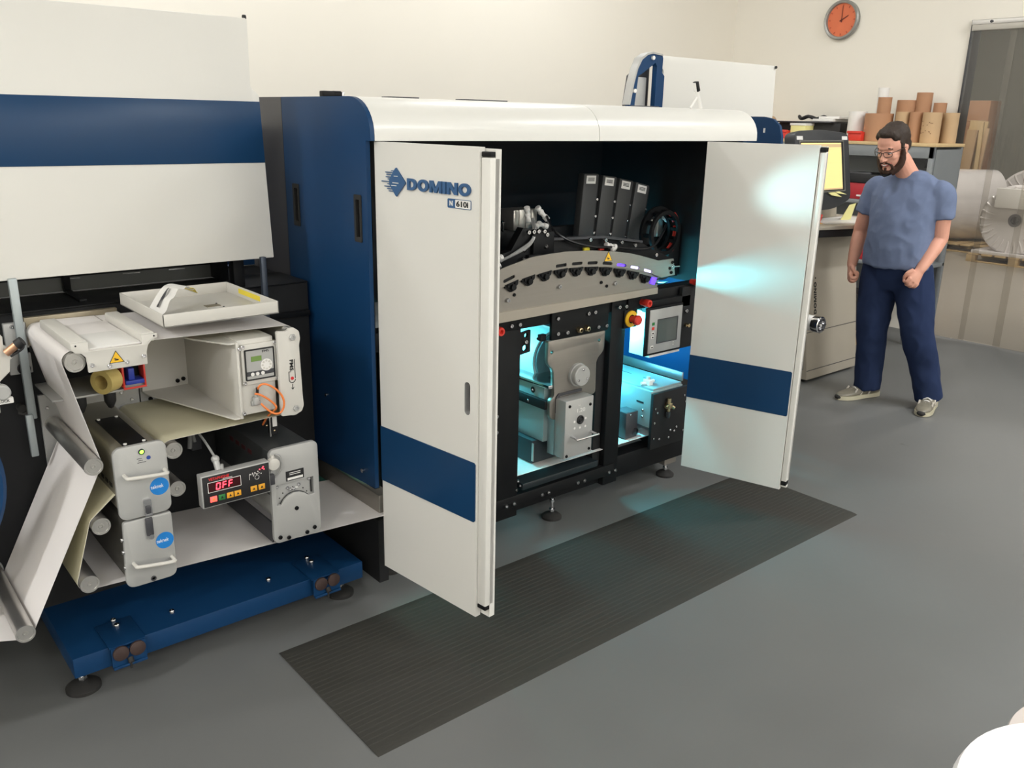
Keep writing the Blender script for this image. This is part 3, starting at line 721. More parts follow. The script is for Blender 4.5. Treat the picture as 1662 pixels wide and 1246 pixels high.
# four ink head housings leaning to the right
heads = [((2.848, 1.515), (2.940, 1.513), (2.912, 1.13), (2.818, 1.14)), ((2.970, 1.506), (3.061, 1.496), (3.020, 1.12), (2.926, 1.13)), ((3.083, 1.490), (3.176, 1.474), (3.124, 1.10), (3.030, 1.11)), ((3.198, 1.469), (3.293, 1.449), (3.232, 1.08), (3.138, 1.09))]
hl = ['first black print head housing from the left with a white sticker', 'second black print head housing from the left with a white sticker', 'third black print head housing from the left with a white sticker', 'fourth and rightmost black print head housing, leaning most, white sticker']
housing_m = mat('charcoal_housing', (58, 59, 60), .55, var=.08)
for q, lb in zip(heads, hl):
    (ax, az), (bx, bz), (cx_, cz_), (dx, dz) = q
    t = thing('print_head_housing', ((ax+cx_)/2, 2.95, cz_), lb, 'print head', 'ink print heads in a row')
    build('housing', MB().prism([q[0], q[1], q[2], q[3]], 'y', 2.90, 2.94, bev=.003), housing_m, t)
    def QP(s, v): # s across, v down 0..1
        p = Vector(q[0]).lerp(Vector(q[1]), s); r_ = Vector(q[3]).lerp(Vector(q[2]), s); c = p.lerp(r_, v); return (c.x, c.y)
    build('edge_rail', MB().prism([QP(1.02, .02), QP(1.10, .02), QP(1.10, .98), QP(1.02, .98)], 'y', 2.905, 2.938), matte_m, t)
    build('sticker', MB().prism([QP(.16, .02), QP(.80, .02), QP(.80, .115), QP(.16, .115)], 'y', 2.898, 2.8999), label_m, t, label='white printed sticker')
    pr_ = MB()
    for v in (.045, .06, .075): pr_.prism([QP(.26, v), QP(.70, v), QP(.70, v+.008), QP(.26, v+.008)], 'y', 2.8972, 2.898)
    build('print_line', pr_, ink_m, t)
    for v in (.3, .5, .7): shared('rail_screw', BOLT_S, t, (QP(1.06, v)[0], 2.905, QP(1.06, v)[1]))
    shared('rail_screw', BOLT_S, t, (QP(-.05, .98)[0], 2.90, QP(-.05, .94)[1]))

# ================================================================== INSIDE THE PRESS, LOWER HALF
CY_ = (.10, .80, .95)
# steel roller side plate hanging under the bracket
sp = thing('roller_side_plate', (2.56, 2.61, .5), 'brushed steel side plate with a round hub between the black posts', 'plate')
pl = [(2.395, .857), (2.735, .857), (2.732, .767), (2.688, .734), (2.692, .574), (2.533, .572), (2.545, .495), (2.437, .499), (2.417, .515), (2.415, .589), (2.440, .606), (2.431, .727), (2.395, .757)]
build('plate', MB().prism(rpoly(pl, [.004, .004, .02, .03, .02, .01, .03, .012, .012, .012, .012, .02, .02]), 'y', 2.612, 2.632, holes=[circ(2.418, .806, .008, 14), circ(2.700, .818, .008, 14)], bev=.0012), plate_m, sp)
b = MB(); b.lathe((2.571, 2.612, .684), (0, -1, 0), [(0, .052), (.012, .052), (.012, .046), (.034, .046), (.038, .042), (.038, 0)], 36); build('hub', b, silver_m, sp)
for a in (90, 210, 330): shared('hub_screw', BOLT_S, sp, (2.571+.03*math.cos(R(a)), 2.575, .684+.03*math.sin(R(a))))
b = MB(); b.prism([(2.448, .53), (2.460, .53), (2.460, .592), (2.470, .604), (2.60, .604), (2.60, .616), (2.462, .616), (2.448, .602)], 'y', 2.606, 2.613); build('slot_edge', b, dgrey_m, sp)
shared('plate_screw', BOLT_S, sp, (2.461, 2.609, .545))

sb = thing('service_box', (2.53, 2.57, .33), 'grey steel service box with a wire handle below the hub plate', 'box')
build('body', MB().box(2.447, 2.616, 2.545, 2.612, .332, .598, .006), silver_m, sb)
b = MB(); b.tube([(2.485, 2.547, .432), (2.485, 2.508, .430), (2.487, 2.500, .430), (2.60, 2.500, .430), (2.604, 2.506, .430), (2.604, 2.547, .432)], .0055, 10, 3); build('handle', b, steel_m, sb, label='bent chrome wire handle')
b = MB(); b.lathe((2.536, 2.546, .500), (0, -1, 0), [(0, .020), (.006, .020), (.008, .016), (.004, .011), (.007, .008), (.007, 0)], 28); build('dial', b, ink_m, sb, label='black round dial')
for x, z in ((2.470, .572), (2.594, .560)): shared('hole_plug', BOLT_D, sb, (x, 2.547, z))
for x, z in ((2.462, .345), (2.598, .352)): shared('small_screw', BOLT_D, sb, (x, 2.547, z))
txt('scale_lettering', '1.20', (2.517, 2.5449, .536), (1, 0, 0), (0, 0, 1), .017, label_m, sb, width=.046)
txt('scale_lettering', 'set', (2.522, 2.5449, .565), (1, 0, 0), (0, 0, 1), .008, label_m, sb)
for x, z in ((2.503, .496), (2.57, .50), (2.505, .466), (2.537, .463), (2.57, .463)):
    build('scale_mark', MB().cyl((x, 2.5455, z), (x, 2.5444, z), .0055, seg=14), label_m, sb)

cu_ = thing('drip_tray_module', (2.52, 3.0, .28), 'long teal lit tray module running back behind the service box', 'tray')
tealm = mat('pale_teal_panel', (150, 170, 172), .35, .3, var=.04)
build('tray_body', MB().box(2.425, 2.60, 2.66, 3.36, .385, .640, .003), tealm, cu_)
build('front_return', MB().box(2.45, 2.60, 2.615, 2.66, .33, .58, .003), tealm, cu_)
build('ledge', MB().box(2.412, 2.60, 2.62, 3.36, .640, .656, .003), steel_m, cu_)
build('black_bar', MB().box(2.405, 2.425, 2.632, 3.36, .545, .585, .002), matte_m, cu_)
shared('bar_screw', BOLT_S, cu_, (2.405, 2.74, .562), (0, 0, R(-90)))
b = MB(); b.lathe((2.424, 2.728, .612), (-1, 0, 0), [(0, .014), (.006, .014), (.006, .007), (.002, .007), (.002, 0)], 22); build('ring_plug', b, steel_m, cu_)
build('dark_duct', MB().box(2.40, 2.58, 2.70, 3.36, .275, .383, .003), mat('dark_teal_duct', (44, 54, 60), .5), cu_)
build('duct_rail', MB().box(2.396, 2.40, 2.688, 2.70, .29, .375), alu_m, cu_)
build('drip_pan', MB().box(2.28, 2.74, 2.62, 3.30, .205, .235, .003), mat('dark_pan', (34, 42, 46), .35), cu_)

dm_ = thing('web_drum', (2.585, 3.1, .70), 'big white web drum glowing in cyan light behind the steel plate', 'drum')
build('drum_shell', MB().cyl((2.605, 2.80, .712), (2.605, 3.38, .712), .130, seg=48), drum_m, dm_)
build('end_disc', MB().lathe((2.605, 2.80, .712), (0, -1, 0), [(0, .118), (.012, .118), (.014, .112), (.010, .10), (.010, 0)], 48), mat('grey_end_disc', (116, 124, 128), .4), dm_)
build('axle', MB().cyl((2.60, 2.63, .715), (2.60, 2.80, .715), .025, seg=20), steel_m, dm_)

up = thing('upper_cover_plate', (2.4, 3.05, .9), 'pale horizontal cover plate lit cyan under the top beam', 'plate')
build('sheet', MB().box(1.70, 2.76, 2.78, 3.40, .925, .932), drum_m, up)
build('fold', MB().box(2.34, 2.36, 2.78, 3.40, .885, .925, .002), alu_m, up)
b = MB(); b.tube([(2.40, 2.66, .862), (2.372, 2.655, .864)], .006, 8, 1); b.box(2.38, 2.412, 2.645, 2.665, .852, .880, .002); build('latch', b, matte_m, up)

cs = thing('cream_web_span', (2.05, 2.95, .7), 'greenish lit web span seen in the narrow gap beside the left door', 'paper')
build('sheet', MB().prism([(1.98, .50), (1.985, .50), (2.105, .905), (2.10, .905)], 'y', 2.80, 3.30), cream_m, cs)
b = MB(); b.box(1.72, 2.118, 2.66, 2.70, .49, .60, .003); build('black_cross_bar', b, matte_m, cs)
build('purple_block', MB().box(2.05, 2.115, 2.66, 2.72, .61, .66, .003), mat('violet_block', (70, 60, 130), .4), cs)

lw = thing('inner_web', (2.5, 2.85, .27), 'white paper web running along the bottom inside the press', 'paper')
build('sheet', MB().box(1.60, 3.40, 2.64, 3.05, .2705, .272), paper_m, lw)

# operator panel
op = thing('touch_terminal', (3.1, 2.6, .72), 'small grey touch screen panel with green and red keys inside the press', 'terminal')
build('enclosure', MB().box(3.018, 3.235, 2.592, 2.72, .690, .905, .002), label_m, op)
build('black_frame', MB().box(2.972, 3.228, 2.583, 2.594, .705, .932, .003), black_m, op)
build('face', MB().box(2.992, 3.220, 2.579, 2.5845, .716, .922, .0015), silver_m, op)
build('bezel', MB().prism(rrect(3.045, 3.190, .758, .874, .002), 'y', 2.577, 2.5795, holes=[rrect(3.049, 3.186, .762, .870, .001)]), dgrey_m, op)
build('screen', MB().box(3.048, 3.187, 2.5782, 2.5795, .761, .871), screen_grey, op)
for z, m_, lb in ((.856, green_m, 'green start key'), (.834, red_m, 'red stop key'), (.812, label_m, 'pale arrow key'), (.793, label_m, 'pale arrow key'), (.745, label_m, 'pale menu key')):
    k_ = build('key', MB().box(3.008, 3.026, 2.5775, 2.5795, z-.007, z+.007, .001), m_, op, label=lb)
    if m_ is label_m: build('key_symbol', MB().box(3.012, 3.022, 2.577, 2.5776, z-.004, z+.003), ink_m, k_)
for z in (.75, .738): build('indicator', MB().cyl((3.168, 2.5795, z), (3.168, 2.578, z), .003, seg=10), label_m, op)
build('top_bracket', MB().box(3.0, 3.3, 2.60, 2.64, .905, .96, .003), black_m, op)
build('side_plate', MB().box(3.235, 3.40, 2.60, 2.62, .70, 1.0, .002), matte_m, op)
shared('plate_screw', BOLT, op, (3.27, 2.60, .885))
b = MB(); b.cyl((3.275, 2.60, .815), (3.275, 2.575, .815), .009, seg=12); b.cyl((3.262, 2.585, .815), (3.288, 2.585, .815), .006, seg=10); build('valve_fitting', b, brass, op)

# corona / chiller box at lower right
cb = thing('chiller_box', (3.19, 2.9, .3), 'blue lit metal box with a bolted black front at lower right of press', 'box')
build('body', MB().box(3.074, 3.305, 2.61, 3.05, .325, .508, .003), tealm, cb)
build('lid', MB().box(3.090, 3.30, 2.615, 3.05, .508, .519, .002), tealm, cb)
for y in (2.70, 2.86): build('lid_slot', MB().box(3.20, 3.206, y, y+.08, .519, .5196), dgrey_m, cb)
build('front_plate', MB().box(3.072, 3.33, 2.592, 2.610, .215, .500, .003), matte_m, cb)
build('side_slot', MB().box(3.0725, 3.0745, 2.655, 2.70, .438, .446), ink_m, cb)
for z in (.405, .372): shared('side_screw', BOLT_S, cb, (3.074, 2.655, z), (0, 0, R(-90)))
bolts(cb, [(3.088, .425), (3.104, .402), (3.086, .353), (3.30, .455), (3.312, .42), (3.09, .272), (3.13, .262), (3.20, .256), (3.255, .30), (3.21, .292), (3.24, .282), (3.31, .27)], 2.592, BOLT_S)
b = MB(); b.box(3.155, 3.185, 2.565, 2.592, .415, .445, .003); b.cyl((3.170, 2.578, .445), (3.170, 2.578, .468), .012, seg=14); b.cyl((3.185, 2.575, .425), (3.20, 2.57, .415), .011, seg=12); b.cyl((3.155, 2.575, .43), (3.142, 2.572, .428), .008, seg=12); b.cyl((3.170, 2.578, .40), (3.170, 2.578, .415), .010, seg=12)
build('pressure_valve', b, brass, cb, label='brass pressure valve')
build('gauge_bowl', MB().lathe((3.170, 2.578, .40), (0, 0, -1), [(0, .012), (.02, .013), (.032, .009), (.034, 0)], 16), mat('smoked_bowl', (60, 66, 70), .1, .2), cb)
b = MB(); b.box(3.11, 3.14, 2.66, 2.70, .519, .545, .003); b.cyl((3.125, 2.68, .545), (3.125, 2.68, .56), .010, seg=12); b.cyl((3.14, 2.68, .533), (3.165, 2.68, .533), .009, seg=12); b.cyl((3.11, 2.68, .53), (3.085, 2.69, .53), .008, seg=12); build('air_fitting', b, label_m, cb, label='white air fitting')
build('black_module', MB().box(2.962, 3.045, 2.66, 2.74, .275, .408, .003), dgrey_m, cb, label='small dark module')
shared('module_screw', BOLT_S, cb, (2.99, 2.66, .395))
b = MB(); b.cyl((3.03, 2.66, .30), (3.03, 3.1, .30), .022, seg=20); build('idler', b, steel_m, cb)
b = MB(); b.cyl((2.874, 2.79, .44), (2.874, 2.79, .82), .024, seg=24); b.cyl((2.874, 2.79, .60), (2.874, 2.79, .64), .028, seg=24); build('chrome_column', b, steel_m, cb)
b = MB()
for k in range(3): b.tube([(2.83+.012*k, 2.80, .62), (2.80+.01*k, 2.80, .66), (2.76+.008*k, 2.80, .73)], .004, 6, 4)
build('wiring', b, mat('green_wires', (50, 130, 110), .4), cb)
build('wire_plate', MB().box(2.74, 2.84, 2.82, 2.84, .55, .78, .002), mat('navy_plate', (24, 34, 60), .4), cb)
build('blue_block', MB().box(2.70, 2.775, 2.72, 2.80, .47, .575, .003), tealm, cb)
b = MB(); b.box(3.36, 3.37, 2.66, 3.1, .50, .545, .002); build('steel_strip', b, alu_m, cb)

# LED tubes: the lamps that light the press inside
lt = thing('led_work_lamp', (2.3, 3.05, .88), 'cyan white LED tube glowing inside the press left of the drum', 'lamp')
build('tube', MB().cyl((2.30, 2.90, .895), (2.30, 3.34, .895), .009, seg=12), cyan_led, lt)
build('holder', MB().box(2.285, 2.315, 2.90, 3.34, .905, .924, .002), alu_m, lt)
lt2 = thing('led_work_lamp', (2.93, 3.0, .90), 'cyan white LED tube glowing inside the press beside the operator panel', 'lamp')
build('tube', MB().cyl((2.90, 2.745, .895), (2.90, 3.34, .895), .009, seg=12), cyan_led, lt2)
build('holder', MB().box(2.885, 2.915, 2.745, 3.36, .905, .926, .002), alu_m, lt2)
area('led_light', (2.33, 3.05, .885), .04, .4, 8.0, CY_, (0, R(-40), 0))
area('led_light', (2.93, 2.95, .885), .04, .34, 11.0, CY_, (0, R(-50), 0))
area('led_light', (2.05, 3.1, .90), .04, .34, 2.6, (.3, 1.0, .70), (0, R(20), 0))
fl_ = area('led_light', (2.90, 2.70, .875), .03, .05, 3.4, CY_)  # extra light added to throw cyan onto the lower right door
fl_.rotation_euler = (Vector((3.15, 2.45, .45))-fl_.location).to_track_quat('-Z', 'Y').to_euler()
area('led_light', (2.60, 2.95, .34), .3, .3, 3.0, CY_, (0, R(100), 0))
area('led_light', (3.0, 2.95, .60), .3, .3, 2.2, (.12, .5, 1.0), (0, R(-90), 0))
# ultraviolet curing lamp leaking past the end of the guard plate
cl_ = area('curing_light', (3.006, 2.576, 1.062), .02, .01, 2.4, CY_, spread=100)
cl_.rotation_euler = (Vector((3.27, 1.88, 1.13))-cl_.location).to_track_quat('-Z', 'X').to_euler()
dv = (Vector((3.25, 1.95, 1.135))-Vector((3.006, 2.576, 1.062))).normalized()
MS = Matrix.Translation((3.006, 2.576, 1.062)) @ dv.to_track_quat('X', 'Z').to_matrix().to_4x4()
build('added_beam_plate', MB(MS).box(-.01, .05, -.035, .035, .0065, .0085), matte_m, gp); build('added_beam_plate', MB(MS).box(-.01, .05, -.035, .035, -.0125, -.0105), matte_m, gp)  # two plates added to cut the light into a flat band
sl = bpy.data.lights.new('added_door_spot', 'SPOT'); sl.energy = 60; sl.color = (.50, .93, 1.0); sl.spot_size = R(21); sl.spot_blend = 1.0; sl.shadow_soft_size = .03  # spot added to make the cyan patch high on the right door
so = bpy.data.objects.new('added_door_spot', sl); COL.objects.link(so); so.location = (2.62, 2.70, 1.31)
so.rotation_euler = (Vector((3.312, 2.0, 1.50))-Vector(so.location)).to_track_quat('-Z', 'Y').to_euler()

# ================================================================== LEFT UNIT: UNWINDER CABINET
un = thing('unwind_cabinet', (.4, 3.2, 0), 'black unwind cabinet at left under a raised white cover with a navy stripe', 'cabinet')
sl_ = .075
MC = Matrix.Identity(4)   # local (x, n, s): s climbs the slightly leaning cover
sv = Vector((0, sl_, 1)).normalized(); nv = Vector((0, -sv.z, sv.y))
for i in range(3): MC[i][0] = (1, 0, 0)[i]; MC[i][1] = -nv[i]; MC[i][2] = sv[i]; MC[i][3] = (0, 2.90, 1.2615)[i]
K_ = .909
cov = [(-.9, 0), (1.46*K_, 0), (1.46*K_, .600*K_), (1.452*K_, .612*K_), (1.436*K_, .622*K_), (1.430*K_, .634*K_), (1.440*K_, .862*K_), (1.434*K_, .870*K_), (-.9, .870*K_)]
cv = build('cover', MB(MC).prism(cov, 'y', 0, .026, bev=.003), white_m, un, label='raised white cover')
build('stripe', MB(MC).box(-.9, 1.458*K_, -.003, .001, .358*K_, .579*K_, .001), stripe_m, cv)
build('latch_pin', MB(MC).cyl((1.43*K_, .012, .874*K_), (1.44*K_, .012, .874*K_), .008, seg=10), ink_m, cv)
build('body', MB().box(-1.2, 1.475, 2.95, 3.9, .15, 1.15), matte_m, un)
build('ledge', MB().box(-1.2, 1.475, 2.945, 3.19, 1.15, 1.156, .002), black_m, un)
gp_ = build('inner_panel', MB().box(-1.2, 1.22, 3.215, 3.235, 1.156, 1.75), mat('grey_inner_panel', (104, 106, 104), .5, .2), un)
for x in (.70, .90, 1.06): build('vent_slot', MB().box(x, x+.06, 3.2135, 3.216, 1.196, 1.199), steel_m, gp_)
build('panel_edge', MB().box(-1.2, 1.22, 3.205, 3.216, 1.205, 1.212), black_m, un)
build('rib', MB().box(.70, .722, 3.0, 3.21, 1.156, 1.164, .002), black_m, un); build('panel_post', MB().box(.70, .722, 3.185, 3.214, 1.164, 1.75, .002), black_m, un)
build('rib', MB().box(1.215, 1.245, 3.12, 3.23, 1.156, 1.7, .002), black_m, un)
build('cover_slide', MB().box(-.6, 1.28, 2.955, 2.985, 1.56, 1.62, .003), black_m, un)
build('cover_post', MB().box(1.20, 1.24, 2.96, 3.0, 1.156, 1.62, .003), black_m, un)
build('blue_inner_panel', MB().box(1.27, 1.47, 3.40, 3.42, 1.156, 1.7), blue_m, un)
build('panel_fold', MB().box(1.345, 1.36, 3.38, 3.40, 1.156, 1.7, .002), blue_m, un)
build('catch', MB().box(1.262, 1.285, 3.20, 3.225, 1.185, 1.20, .003), steel_m, un)
st_m = mat('zinc_strut', (164, 172, 174), .4, .5)
s_ = build('support_strut', MB().box(.487, .511, 2.886, 2.904, .83, 1.268, .003), st_m, un)
build('lower_rod', MB().box(.477, .498, 2.870, 2.886, .714, .85, .003), st_m, s_)
s_ = build('support_strut', MB().box(1.272, 1.292, 2.886, 2.904, 1.0, 1.268, .003), mat('dark_strut', (70, 78, 90), .35, .5), un)
build('mounting_rail', MB().box(.45, 1.47, 2.925, 2.947, 1.03, 1.05, .002), black_m, un)
ma = build('mounting_plate', MB().box(.462, .525, 2.925, 2.945, .968, 1.128, .002), silver_m, un)
shared('plate_screw', BOLT_S, ma, (.484, 2.925, 1.118))
b = MB(); b.cyl((.50, 2.928, .985), (.50, 2.915, .985), .018, seg=20); build('plate_hole', b, ink_m, ma)
ma = build('mounting_plate', MB().prism([(.529, .889), (.83, .879), (.83, .785), (.70, .785), (.64, .60), (.529, .60)], 'y', 2.932, 2.946), silver_m, un)
build('tool_shelf', MB().box(.525, .80, 2.72, 2.935, .922, .928, .001), silver_m, ma)
for x in (.605, .69): build('cone_plug', MB().lathe((x, 2.74, .922), (0, 0, -1), [(0, .018), (.03, .017), (.05, .008), (.055, 0)], 18), ink_m, ma, label='black tapered plug')
for p in ((.549, .845), (.775, .855), (.805, .825)): shared('plate_screw', BOLT_S, ma, (p[0], 2.932, p[1]))
b = MB(); b.cyl((.475, 2.93, .865), (.475, 2.90, .865), .012, seg=14); b.cyl((.47, 2.92, .85), (.49, 2.90, .845), .008, seg=10); build('black_fitting', b, rubber_m, un)
ma = build('mounting_plate', MB().box(.835, .94, 2.932, 2.946, .785, .86), silver_m, un)
for p in ((.85, .845), (.865, .815)): shared('plate_screw', BOLT_D, ma, (p[0], 2.932, p[1]))
b = MB(); b.tube([(.93, 2.93, .78), (.965, 2.92, .74), (.975, 2.90, .68), (.97, 2.90, .62)], .008, 8, 5); b.tube([(1.0, 2.92, .76), (.985, 2.91, .72), (.99, 2.90, .64)], .006, 8, 5); build('drop_cable', b, clearcable_m, un)
build('grey_conduit', MB().box(.985, 1.02, 2.92, 2.945, .60, .80, .002), dgrey_m, un)

# blue flange of the unwind reel, almost out of frame
t = thing('unwind_flange', (.03, 2.75, .76), 'dark blue round reel flange cut off by the left picture edge', 'reel')
build('disc', MB().lathe((.045, 2.62, .76), (0, 1, 0), [(0, 0), (0, .31), (.01, .32), (.03, .32), (.04, .31), (.04, 0)], 64), blue_m, t)
build('core_shaft', MB().cyl((.045, 2.66, .76), (.045, 2.95, .76), .06, seg=24), steel_m, t)

# white bracket cut by the left edge with knob
t = thing('unwind_bracket', (.36, 2.6, 1.05), 'white plastic bracket with a grey knob at the left picture edge', 'bracket')
build('bracket_body', MB().prism([(.25, 1.205), (.382, 1.198), (.387, 1.190), (.386, 1.156), (.403, 1.150), (.403, 1.130), (.397, 1.131), (.392, 1.097), (.366, 1.074), (.25, 1.05)], 'y', 2.48, 2.56, bev=.004), grey_m, t)
build('arm', MB().box(.26, .36, 2.56, 2.95, 1.09, 1.15, .004), grey_m, t)
b = MB(); b.lathe((.366, 2.49, 1.047), (0, -1, 0), [(0, .020), (.02, .020), (.024, .016), (.024, 0)], 24); b.cyl((.366, 2.49, 1.047), (.366, 2.95, 1.047), .012, seg=14); build('knob', b, silver_m, t)
build('plaque', MB().box(.33, .390, 2.478, 2.49, 1.014, 1.030, .002), label_m, t, label='small white plaque')
txt('plaque_lettering', 'LOCK', (.355, 2.4778, 1.019), (1, 0, 0), (0, 0, 1), .007, ink_m, t)
build('post', MB().box(.33, .36, 2.50, 2.95, .985, 1.01, .003), silver_m, t)
t = thing('pull_pin', (.41, 2.5, 1.16), 'copper and black spring pin sticking out of the white bracket', 'pin')
b = MB(); b.cyl((.388, 2.47, 1.150), (.414, 2.46, 1.172), .010, seg=12); build('copper_body', b, mat('copper', (206, 160, 130), .35, .8), t)
b = MB(); b.cyl((.412, 2.46, 1.170), (.426, 2.455, 1.180), .013, seg=12); b.tube([(.426, 2.455, 1.176), (.424, 2.455, 1.16), (.395, 2.46, 1.142)], .003, 6, 4); build('cap', b, ink_m, t)

# ================================================================== MACHINE BASE
bs = thing('blue_platform', (.95, 2.8, 0), 'blue painted steel base plate on two round feet under the web modules', 'platform')
pts = [(.455, 2.585), (1.462, 2.585), (1.462, 2.62), (1.462, 3.3), (.455, 3.3)]
build('base_plate', MB().prism([(p[0], p[1]) for p in pts], 'z', .082, .15, bev=.003), blue_m, bs)
for x0 in (.556, 1.245):
    cbk = build('clamp_bracket', MB().box(x0, x0+.11, 2.566, 2.725, .1505, .156, .0015), blue_m, bs)
    b = MB(); b.prism(rpoly([(x0+.003, .155), (x0+.003, .09), (x0+.012, .083), (x0+.098, .083), (x0+.107, .09), (x0+.107, .155), (x0+.075, .155), (x0+.062, .143), (x0+.048, .143), (x0+.035, .155)], .004), 'y', 2.560, 2.570); b.box(x0+.004, x0+.106, 2.552, 2.570, .083, .092, .002)
    build('clamp_face', b, blue_m, cbk)
    for dx in (.030, .080): build('rubber_disc', MB().lathe((x0+dx, 2.560, .134), (0, -1, 0), [(0, .024), (.008, .024), (.010, .021), (.010, 0)], 26), brown_rub_m, cbk)
    b = MB(); b.cyl((x0+.055, 2.556, .11), (x0+.055, 2.545, .098), .009, seg=12); b.cyl((x0+.055, 2.553, .098), (x0+.055, 2.553, .074), .004, seg=8); build('clamp_screw', b, rubber_m, cbk)
    for y in (2.682, 2.718): shared('bolt', BOLT, cbk, (x0+.057, y, .156), (R(-90), 0, 0))
for x in (.783, 1.125): shared('bolt', BOLT, bs, (x, 2.666, .15), (R(-90), 0, 0))
foot(bs, .487, 2.65, .085, .052); foot(bs, 1.405, 2.66, .085, .05); foot(bs, .50, 3.22, .085, .05); foot(bs, 1.40, 3.22, .085, .05)
build('rear_support', MB().box(.50, 1.40, 2.96, 3.25, .15, .20), matte_m, bs)

# ================================================================== ROLLERS AND WEB
def roller(x, z, r, label, yb=2.93):
    t = thing('idler_roller', (x, 2.7, z), label, 'roller', 'idler rollers of the web path')
    build('barrel', MB().cyl((x, 2.487, z), (x, yb, z), r-.0012, seg=36), alu_m if r < .028 else steel_m, t)
    b = MB(); b.lathe((x, 2.487, z), (0, -1, 0), [(0, r*.99), (.004, r), (.007, r*.97), (.007, r*.80), (.004, r*.76), (.004, r*.30), (.006, r*.27), (.006, .004), (.002, .003), (.002, 0)], 36); build('end_cap', b, alu_m, t)
    b = MB(); b.lathe((x, yb, z), (0, 1, 0), [(0, r*.6), (.0, r*1.12), (.012, r*1.12), (.012, 0)], 30); build('rear_collar', b, silver_m, t)
roller(.5475, 1.096, .0275, 'top left idler roller under the splice table, paper wrapped over it')
roller(.560, .790, .0262, 'bare steel idler roller, tilted view, left of the upper web cleaner')
roller(.331, .344, .0262, 'lowest leftmost idler roller where the hanging paper turns')
roller(.560, .606, .0262, 'idler roller left of the lower web cleaner, cream paper over it')
roller(.510, .437, .0270, 'idler roller at the bottom left of the lower web cleaner')
roller(.783, .787, .0262, 'idler roller right of the upper web cleaner, cream paper over its top')
roller(.783, .664, .0250, 'bare idler roller right of the upper web cleaner, below another roller')
RT = [(-.35, .52)], [(.331, .344, .0268, 1), (.560, .790, .0268, 1), (.5475, 1.096, .0282, -1), (.60, 1.118, .010, -1), (1.168, 1.083, .0288, -1), (1.168, .850, .0288, -1), (.783, .787, .0268, 1), (.560, .606, .0268, 1), (.510, .437, .0276, 1)], [(1.48, .357), (1.598, .350)]
def webpath(st, rolls, en):
    nodes = [(p[0], p[1], 0, 1) for p in st]+list(rolls)+[(p[0], p[1], 0, 1) for p in en]
    tang = []
    for A, B in zip(nodes, nodes[1:]):
        ax, az, ra, sa = A; bx, bz, rb, sb_ = B
        dx, dz = bx-ax, bz-az; D = math.hypot(dx, dz); th = math.atan2(dz, dx)
        # travelling direction angle phi; centre lies s*r to the left: point = c - s*r*left(phi)
        k = (sb_*rb-sa*ra)/D; phi = th-math.asin(max(-1, min(1, k)))
        lx, lz = -math.sin(phi), math.cos(phi)
        tang.append(((ax-sa*ra*lx, az-sa*ra*lz), (bx-sb_*rb*lx, bz-sb_*rb*lz), phi))
    pts = []
    for i, T in enumerate(tang):
        if i == 0: pts.append(T[0])
        pts.append(T[1])
        if i+1 < len(tang):
            x, z, r, s = nodes[i+1]
            if r > 0:
                a0 = T[2]; a1 = tang[i+1][2]; d = a1-a0
                while d*s < 0: d += 2*math.pi*s
                while abs(d) > 2*math.pi: d -= 2*math.pi*s
                n = max(2, int(abs(d)/R(9)))
                for q in range(1, n+1):
                    ph = a0+d*q/n; pts.append((x-s*r*-math.sin(ph), z-s*r*math.cos(ph)))
    return pts
wp = webpath(*RT)
def ribbon(name, pts, ya, yb, label):
    me = bpy.data.meshes.new(name); V = []; Fc = []; MI = []
    n = len(pts); nr = []
    for i in range(n):
        a = Vector(pts[max(i-1, 0)]); b_ = Vector(pts[min(i+1, n-1)]); d = (b_-a).normalized(); nr.append((-d.y, d.x))
    for sgn in (1, -1):
        for i, p in enumerate(pts):
            for y in (ya, yb): V.append((p[0]+nr[i][0]*.0003*sgn, y, p[1]+nr[i][1]*.0003*sgn))
    for L_ in (0, 1):
        o_ = L_*2*n
        for i in range(n-1):
            f = (o_+2*i, o_+2*i+1, o_+2*i+3, o_+2*i+2); Fc.append(f if L_ else f[::-1]); MI.append(L_)
    for i in range(n-1):
        for e in (0, 1): Fc.append((2*i+e, 2*i+2+e, 2*n+2*i+2+e, 2*n+2*i+e)); MI.append(0)
    base = Vector((.9, 2.7, .7))
    me.from_pydata([Vector(v)-base for v in V], [], Fc); me.materials.append(paper_m); me.materials.append(cream_m)
    for p, k in zip(me.polygons, MI): p.material_index = k; p.use_smooth = True
    me.set_sharp_from_angle(angle=R(40)); me.update()
    o = bpy.data.objects.new(name, me); COL.objects.link(o); o.location = base
    return tag(o, label, 'paper')
ribbon('paper_web', wp, 2.502, 2.915, 'long white paper web threaded over all the rollers, cream on its back')

# ================================================================== WEB CLEANERS
def handle(parent, x0, x1, z0, z1, y, out=.032):
    b = MB(); b.tube([(x0, y, z0), (x0+.001, y-out*.7, z0), (x0+.010, y-out, z0-.001), (x1-.010, y-out, z1-.001), (x1-.001, y-out*.7, z1), (x1, y, z1)], .0055, 10, 4)
    return build('handle', b, grey_m, parent, label='pale grey bow handle')
def decal(parent, x, z, r, y, s):
    build('decal', MB().cyl((x, y, z), (x, y-.0008, z), r, seg=36), decal_blue_m, parent, label='round blue decal with white lettering')
    txt('decal_lettering', s, (x-r*.92, y-.0009, z-.004), (1, 0, 0), (0, 0, 1), .0115, white_ink_m, parent, width=r*1.35, depth=.0005)
t1 = thing('web_cleaner', (.68, 2.69, .63), 'upper grey web cleaner unit with a lit green lamp and blue decal', 'cleaner', 'grey web cleaner units')
build('front_plate', MB().prism(rrect(.604, .752, .618, .840, .024, 6), 'y', 2.448, 2.464, bev=.003), silver_m, t1)
